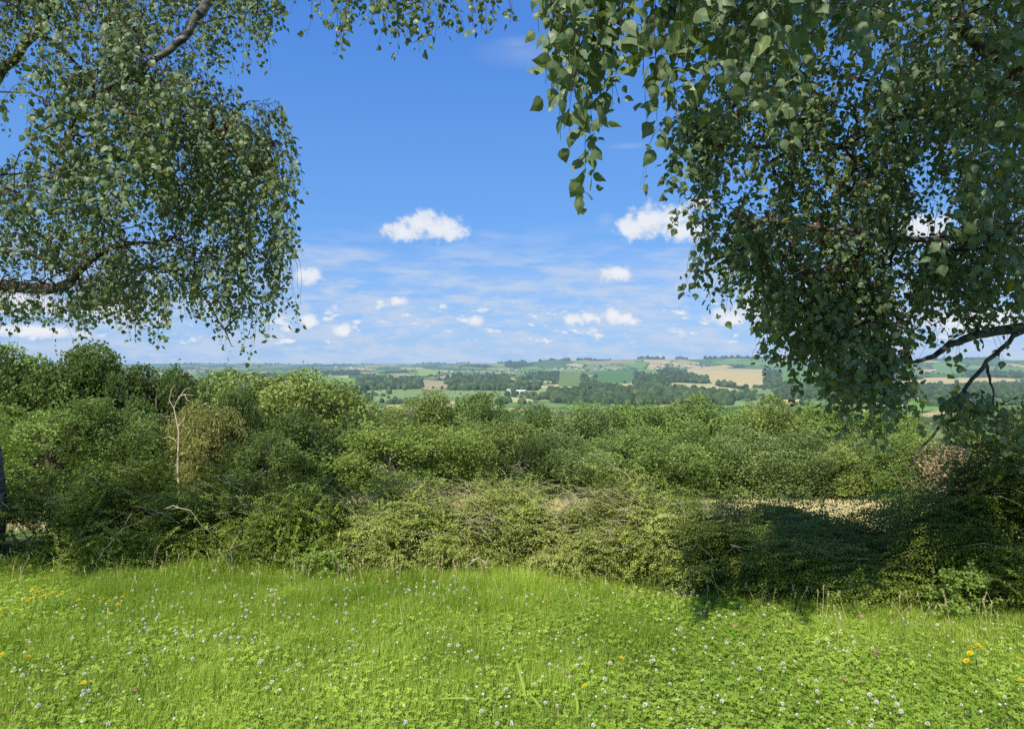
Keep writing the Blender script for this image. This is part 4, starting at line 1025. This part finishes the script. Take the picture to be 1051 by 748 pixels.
def flowers():
    rng = np.random.default_rng(17)
    spots = []
    # density of white heads over the lawn, thick left of centre like the photo
    blobs = [(200, 620, 60, 14, 46), (170, 650, 55, 14, 40), (300, 615, 60, 14, 38), (470, 605, 120, 10, 50), (130, 655, 50, 14, 16), (80, 675, 60, 14, 10), (310, 660, 60, 18, 14), (490, 670, 30, 16, 12), (620, 700, 60, 25, 26), (790, 650, 80, 30, 28), (850, 715, 90, 25, 26), (740, 605, 60, 8, 20), (960, 690, 60, 35, 18), (250, 700, 120, 25, 12), (450, 715, 60, 20, 8)]
    for cx, cy, sx, sy, k in blobs:
        for _ in range(k): spots.append((cx + rng.normal() * sx * .8, cy + rng.normal() * sy * .9))
    k = 0
    for px, py in spots:
        if py < 585: py = 585 + rng.random() * 15
        if rng.random() < .45: px = rng.uniform(-10, 1060); py = rng.uniform(590, 748)
        d = (EYE - .06) * F / (py - HZ); x = (px - CX) / F * d
        if d > float(hedge_y(x)) - .03 or d < 2.2: continue
        if k >= 300: break
        m_ = cf[int(rng.integers(3))]; k += 1
        flower('clover_flower', [('blossom', m_[0]), ('stalk', m_[1])], x, d, rng.uniform(.05, .085), rng.uniform(.5, .95), 'small round white clover blossom standing in the lawn', 'flower', 'white clover blossoms in the lawn', rng)
    x, y = lawn_pts(700, rng, 2.2, -.05); n = len(x); tv = ico(1)[0]; tf = ico(1)[1]; s0 = rng.uniform(.004, .008, n)
    mb = MB(); mb.inst(tv, [tf], np.stack([x, y, hgt(x, y) + rng.uniform(.04, .075, n)], 1), yawF(rng.random(n) * 6), np.stack([s0, s0, s0 * .8], 1), rng.random(n))
    tag(mb.build('clover_buds', M['petal']), 'many tiny pale clover buds sprinkled through the lawn', 'clover buds', kind='stuff')
    # yellow hawkbit flowers
    r2 = np.random.default_rng(5); n = 34; a = np.arange(n) * 2.4; el = np.where(np.arange(n) < 20, .15, .8)
    d = np.stack([np.cos(a) * np.cos(el), np.sin(a) * np.cos(el), np.sin(el)], 1)
    mb = MB(); mb.inst(np.array([[0, -.06, 0], [.9, -.15, 0], [1, 0, .02], [.9, .15, 0]]), KF, d * .001, frames(d, np.tile([0, 0, 1.], (n, 1)), r2), np.where(np.arange(n) < 20, .0125, .008)[:, None] * np.ones(3), r2.random(n))
    h_ = mb.build('blossom', M['yellow']); C.objects.unlink(h_); mb = MB(); tube(mb, [(0, 0, -.14), (.006, .002, -.07), (0, 0, -.001)], [.0013, .0012, .001], 4); s_ = mb.build('stalk', M['stalk']); C.objects.unlink(s_)
    def yf(lst, lab, grp):
        for px, py in lst:
            d = (EYE - .10) * F / (py - HZ); x = (px - CX) / F * d
            flower('hawkbit_flower', [('blossom', h_.data), ('stalk', s_.data)], x, d, .13, rng.uniform(1.0, 1.5), lab, 'flower', grp, rng)
    L1 = [(33, 612), (38, 614), (42, 613), (36, 618), (30, 622), (28, 624), (41, 627), (54, 615), (40, 620), (62, 617), (46, 618), (81, 622), (82, 614), (90, 620)]
    yf(L1, 'yellow flower in the loose cluster near the left edge of the lawn', 'yellow flowers of the left cluster')
    yf([(108, 614), (112, 623), (121, 627), (126, 619), (128, 616), (114, 636), (103, 624)], 'yellow flower in the second cluster right of the left-edge cluster', 'yellow flowers of the second cluster')
    yf([(2, 632), (12, 632), (16, 633), (3, 640), (1, 677)], 'yellow flower cut by or close to the left edge of the lawn', 'yellow flowers at the left edge')
    yf([(29, 678)], 'single yellow flower low at the left edge, apart from the others', None)
    yf([(86, 706)], 'single yellow flower lowest on the left side of the lawn', None)
    yf([(165, 675)], 'single yellow flower among the white clover left of centre', None)
    yf([(600, 708)], 'single yellow flower in the centre foreground', None)
    yf([(638, 679)], 'single yellow flower just above and right of the centre foreground one', None)
    yf([(994, 670), (998, 671), (992, 683), (1004, 669), (996, 676)], 'yellow flower in the small cluster at the right of the lawn', 'yellow flowers of the right cluster')
    yf([(1047, 704), (1049, 683)], 'yellow flower at the right edge of the lawn', 'yellow flowers at the right edge')
flowers()

# broad blades and leaves of weeds, fallen leaves
def weeds():
    rng = np.random.default_rng(23)
    def blade(px, py0, pts, wid, label, name='broad_grass_blade', mat='grass'):
        d = EYE * F / (py0 - HZ); x = (px - CX) / F * d; root = empty(name, (x, d, G(x, d))); tag(root, label, 'grass blade' if 'grass' in name else 'leaf')
        pts = np.array(pts, float); n = 8; t = np.linspace(0, len(pts) - 1, n); P = np.stack([np.interp(t, np.arange(len(pts)), pts[:, k]) for k in range(3)], 1)
        ww = wid * np.sin(np.clip(np.linspace(.15, 1, n), 0, 1) * pi * .95) + .0008; T = np.gradient(P, axis=0); S = np.cross(T, [0, -.5, 1.]); S /= np.linalg.norm(S, axis=1)[:, None]
        v = np.concatenate([P - S * ww[:, None], P + [0, 0, -.0015], P + S * ww[:, None]]); i = np.arange(n - 1)
        f = np.concatenate([np.stack([i, i + n, i + n + 1, i + 1], 1), np.stack([i + n, i + 2 * n, i + 2 * n + 1, i + n + 1], 1)])
        mb = MB(); mb.add(v, f, .8); mb.build('leaf_blade', M[mat], root)
    blade(541, 722, [(0, 0, 0), (-.02, .02, .09), (-.05, .06, .19)], .006, 'long upright broad grass blade at centre foreground')
    blade(488, 722, [(.05, 0, .01), (-.02, -.02, .05), (-.16, -.03, .05)], .006, 'broad grass blade bent flat to the left in the centre foreground')
    blade(560, 735, [(0, 0, 0), (-.03, .01, .06), (-.08, .03, .11)], .005, 'broad grass blade left of the small dock leaf')
    blade(592, 735, [(0, 0, 0), (.005, .01, .06), (-.01, .03, .12)], .005, 'short broad grass blade right of the long upright one')
    blade(648, 745, [(0, 0, 0), (.0, .0, .05), (-.01, .01, .10)], .011, 'pale upright dock leaf in the centre foreground', 'dock_leaf', 'shoot')
    blade(1000, 742, [(0, 0, 0), (.0, .0, .05), (-.01, .01, .09)], .010, 'pale dock leaf near the bottom right corner', 'dock_leaf', 'shoot')
    blade(925, 728, [(0, 0, 0), (.0, .0, .04), (.01, .01, .07)], .010, 'small dock leaf in the right foreground', 'dock_leaf', 'shoot')
    blade(890, 685, [(0, 0, 0), (.0, .0, .04), (-.01, .01, .07)], .012, 'round pale leaf in the right part of the lawn', 'dock_leaf', 'shoot')
    for px, py in [(478, 620), (886, 642), (900, 680), (924, 679), (888, 708), (560, 622), (918, 650), (580, 697), (870, 705), (902, 684), (755, 650), (135, 718)]:
        d = EYE * F / (py - HZ); x = (px - CX) / F * d
        mb = MB(); n = 1; mb.inst(BLEAF, BLF, np.array([[0, 0, 0.]]), frames(rng.normal(size=(1, 3)) * np.array([1, 1, .15]), np.array([[0, -.3, 1.]]), rng), np.array([[.04, .045, .09]]), np.array([.5]))
        o = mb.build('fallen_leaf', M['litter']); o.location = (x, d, G(x, d) + .055); tag(o, 'dry brown fallen leaf lying on the lawn', 'leaf', 'fallen leaves on the lawn')
    # leafy bright weeds at the hedge foot
    for px, py, w, h, k, lab in [(325, 585, .35, .22, 60, 'bright green leafy weed at the hedge foot left of centre'), (990, 628, .35, .30, 70, 'bright green sprig climbing the dark bush at right'), (858, 612, .25, .12, 30, 'small lit sprig low on the dark layered hedge'), (715, 585, .3, .25, 50, 'lit weed sprig at the hedge foot right of centre'), (885, 603, .1, .08, 14, 'tiny bright sprig on the dark layered hedge')]:
        d = EYE * F / (py + 12 - HZ) - .08; x = (px - CX) / F * d; root = empty('leafy_weed', (x, d, G(x, d))); tag(root, lab, 'weed')
        O = np.stack([rng.normal(size=k) * w * .3, rng.random(k) * .12, rng.random(k) ** .6 * h + .03], 1); D = rng.normal(size=(k, 3)) * [.7, .4, .4] + [0, -.2, .1]; D /= np.linalg.norm(D, axis=1)[:, None]
        mb = MB(); Q = shoot_leaves(mb, O, D, rng.uniform(.05, .14, k), rng.uniform(.1, .4, k), 8, .026, rng, rng.random(k) * .6 + .2, np.tile([0, -.6, 1.], (k, 1))); mb.build('foliage', M['shoot'], root)
        mb = MB(); twigs(mb, Q, .0015, .001); mb.build('stem', M['stem'], root)
weeds()

# ------------------------------------------------------------------ sun and sky
SUN_EL, SUN_AZ = math.radians(43), math.radians(-157)     # azimuth measured from +Y towards +X: behind the viewer, a little left
sd = Vector((math.sin(SUN_AZ) * math.cos(SUN_EL), math.cos(SUN_AZ) * math.cos(SUN_EL), math.sin(SUN_EL)))
sl_ = bpy.data.lights.new('sun', 'SUN'); sl_.energy = 5.0; sl_.angle = math.radians(.5); sl_.color = (1, .95, .86)
so = bpy.data.objects.new('sun', sl_); C.objects.link(so); so.rotation_euler = sd.to_track_quat('Z', 'Y').to_euler(); so.location = (0, 0, 30)

w = bpy.data.worlds.new("World"); scene.world = w; w.use_nodes = True
nt = w.node_tree; nt.nodes.clear(); n = N(nt)
sky = n('ShaderNodeTexSky'); sky.sky_type = 'NISHITA'; sky.sun_disc = False; sky.sun_elevation = SUN_EL; sky.sun_rotation = SUN_AZ
sky.altitude = 100; sky.air_density = 1.0; sky.dust_density = .4; sky.ozone_density = 3.0
tc = n('ShaderNodeTexCoord'); sp = n('ShaderNodeSeparateXYZ', i_Vector=tc.outputs['Generated'])
az = n.math('ARCTAN2', sp.outputs[0], sp.outputs[1]); el = n.math('ARCSINE', sp.outputs[2])
skyc = n.mix(1.0, sky.outputs[0], (.092, .125, .165), 'MULTIPLY')
grad = n.ramp(n('ShaderNodeMapRange', i_Value=el, i_1=-.02, i_2=1.26).outputs[0], [(0, (.36, .54, .83)), (.05, (.30, .50, .86)), (.15, (.16, .39, .85)), (.36, (.078, .26, .78)), (.48, (.11, .26, .66)), (.7, (.17, .28, .54))])
skyc = n.mix(.8, skyc, grad)
bg = n('ShaderNodeBackground', i_Color=skyc, i_Strength=1.0)
P2 = n('ShaderNodeCombineXYZ', i_X=az, i_Y=el).outputs[0]
def pa(px, py):
    a = math.atan((px - CX) / F); return a, math.atan(-(py - HZ) / F * math.cos(a))
noise = n('ShaderNodeTexNoise', i_Vector=P2, i_Scale=62.0, i_Detail=7.0, i_Roughness=.6)
nz = n.math('SUBTRACT', noise.outputs[0], .5)
noiseL = n('ShaderNodeTexNoise', i_Vector=P2, i_Scale=22.0, i_Detail=3.0)
def blobs(lst):
    acc = None
    for px, py, rx_, ry_ in lst:
        a, e = pa(px, py)
        q = n.vmath('SUBTRACT', P2, (a, e, 0)); q = n.vmath('MULTIPLY', q, (F / rx_, F / ry_, 1)); l = n.vmath('LENGTH', q, out=1)
        v = n.math('SUBTRACT', 1.0, l); acc = v if acc is None else n.math('MAXIMUM', acc, v)
    return acc
CUM = [(412, 238, 22, 11), (432, 229, 24, 15), (452, 234, 26, 14), (466, 239, 18, 9), (650, 234, 20, 15), (668, 225, 24, 17), (690, 226, 26, 17), (704, 236, 26, 14), (318, 284, 15, 10),
       (488, 329, 11, 7), (408, 309, 11, 6), (350, 338, 13, 8), (590, 328, 16, 8), (604, 326, 12, 7), (628, 323, 12, 9), (641, 327, 12, 7), (632, 281, 20, 9), (317, 329, 11, 9), (745, 326, 22, 10), (775, 315, 26, 16), (20, 312, 50, 12), (110, 318, 30, 9), (940, 236, 40, 16), (1000, 330, 60, 14), (40, 340, 50, 7), (720, 208, 14, 8)]
dens_ = n.math('ADD', blobs(CUM), n.math('MULTIPLY', nz, 1.9))
sm3 = n('ShaderNodeMapping', i_Vector=P2); sm3.inputs['Scale'].default_value = (34, 78, 1); sm3.inputs['Location'].default_value = (1.7, 2.2, 0)
wn3 = n('ShaderNodeTexNoise', i_Vector=sm3.outputs[0], i_Scale=1.0, i_Detail=8.0, i_Roughness=.58)
bd3 = n.math('MULTIPLY', n('ShaderNodeMapRange', i_Value=el, i_1=.115, i_2=.075).outputs[0], n('ShaderNodeMapRange', i_Value=el, i_1=.012, i_2=.03).outputs[0])
puff = n.math('SUBTRACT', n.math('MULTIPLY', n.math('MULTIPLY', n.math('SUBTRACT', wn3.outputs[0], .565), 6.0), bd3), n.math('MULTIPLY', n.math('SUBTRACT', 1.0, bd3), .6))
dens_ = n.math('MAXIMUM', dens_, puff)
cm = n('ShaderNodeMapRange', i_Value=dens_, i_1=-.10, i_2=.50); cm.interpolation_type = 'SMOOTHSTEP'
# soft wisps
sm = n('ShaderNodeMapping', i_Vector=P2); sm.inputs['Scale'].default_value = (9, 46, 1)
wn = n('ShaderNodeTexNoise', i_Vector=sm.outputs[0], i_Scale=1.0, i_Detail=6.0, i_Roughness=.62)
wm = n('ShaderNodeMapRange', i_Value=wn.outputs[0], i_1=.43, i_2=.62)
band = n('ShaderNodeMapRange', i_Value=el, i_1=.20, i_2=.11); band.interpolation_type = 'SMOOTHSTEP'
sm2 = n('ShaderNodeMapping', i_Vector=P2); sm2.inputs['Scale'].default_value = (30, 75, 1); sm2.inputs['Location'].default_value = (3, 5, 0)
wn2 = n('ShaderNodeTexNoise', i_Vector=sm2.outputs[0], i_Scale=1.0, i_Detail=5.0, i_Roughness=.6)
wm2 = n('ShaderNodeMapRange', i_Value=wn2.outputs[0], i_1=.48, i_2=.64)
band2 = n('ShaderNodeMapRange', i_Value=el, i_1=.125, i_2=.08); band2.interpolation_type = 'SMOOTHSTEP'
hi = n('ShaderNodeMapRange', i_Value=blobs([(500, 241, 24, 7), (540, 55, 60, 16), (622, 226, 12, 9), (645, 150, 26, 4), (560, 290, 180, 16), (350, 262, 70, 12), (680, 275, 90, 22), (530, 45, 30, 8)]), i_1=0.0, i_2=1.0)
wisp = n.math('ADD', n.math('MULTIPLY', n.math('MULTIPLY', wm.outputs[0], band.outputs[0]), .95), n.math('MULTIPLY', n.math('MULTIPLY', wm2.outputs[0], band2.outputs[0]), .75))
wisp = n.math('ADD', wisp, n.math('MULTIPLY', n.math('MULTIPLY', hi.outputs[0], n.math('ADD', wn.outputs[0], noiseL.outputs[0])), .32), clamp=True)
haze = n('ShaderNodeMapRange', i_Value=el, i_1=.16, i_2=-.01); haze.interpolation_type = 'SMOOTHSTEP'
hz = n('ShaderNodeBackground', i_Color=(.33, .52, .84, 1), i_Strength=1.0)
s0 = n('ShaderNodeMixShader', i_0=n.math('MULTIPLY', haze.outputs[0], .15), i_1=bg.outputs[0], i_2=hz.outputs[0])
wb = n('ShaderNodeBackground', i_Color=(.60, .70, .88, 1), i_Strength=.95)
s1 = n('ShaderNodeMixShader', i_0=n.math('MULTIPLY', wisp, .72), i_1=s0.outputs[0], i_2=wb.outputs[0])
shade = n('ShaderNodeMapRange', i_Value=n.math('ADD', dens_, n.math('MULTIPLY', noiseL.outputs[0], .5)), i_1=.2, i_2=1.0)
cc = n.mix(shade.outputs[0], (.60, .70, .86), (.93, .94, .96))
cb = n('ShaderNodeBackground', i_Color=cc, i_Strength=.97)
s2 = n('ShaderNodeMixShader', i_0=n.math('MULTIPLY', cm.outputs[0], .86), i_1=s1.outputs[0], i_2=cb.outputs[0])
wo = n('ShaderNodeOutputWorld'); nt.links.new(s2.outputs[0], wo.inputs[0])
w.cycles.sampling_method = 'MANUAL'; w.cycles.sample_map_resolution = 512

# ------------------------------------------------------------------ render
scene.view_settings.view_transform = 'Standard'; scene.view_settings.look = 'None'; scene.view_settings.exposure = 0
scene.render.engine = 'CYCLES'; cy = scene.cycles
cy.max_bounces = 4; cy.diffuse_bounces = 2; cy.glossy_bounces = 1; cy.transmission_bounces = 2; cy.transparent_max_bounces = 4
cy.use_denoising = False; cy.denoiser = 'OPENIMAGEDENOISE'
cy.sample_clamp_indirect = 6
scene.render.resolution_x = 1024; scene.render.resolution_y = 728
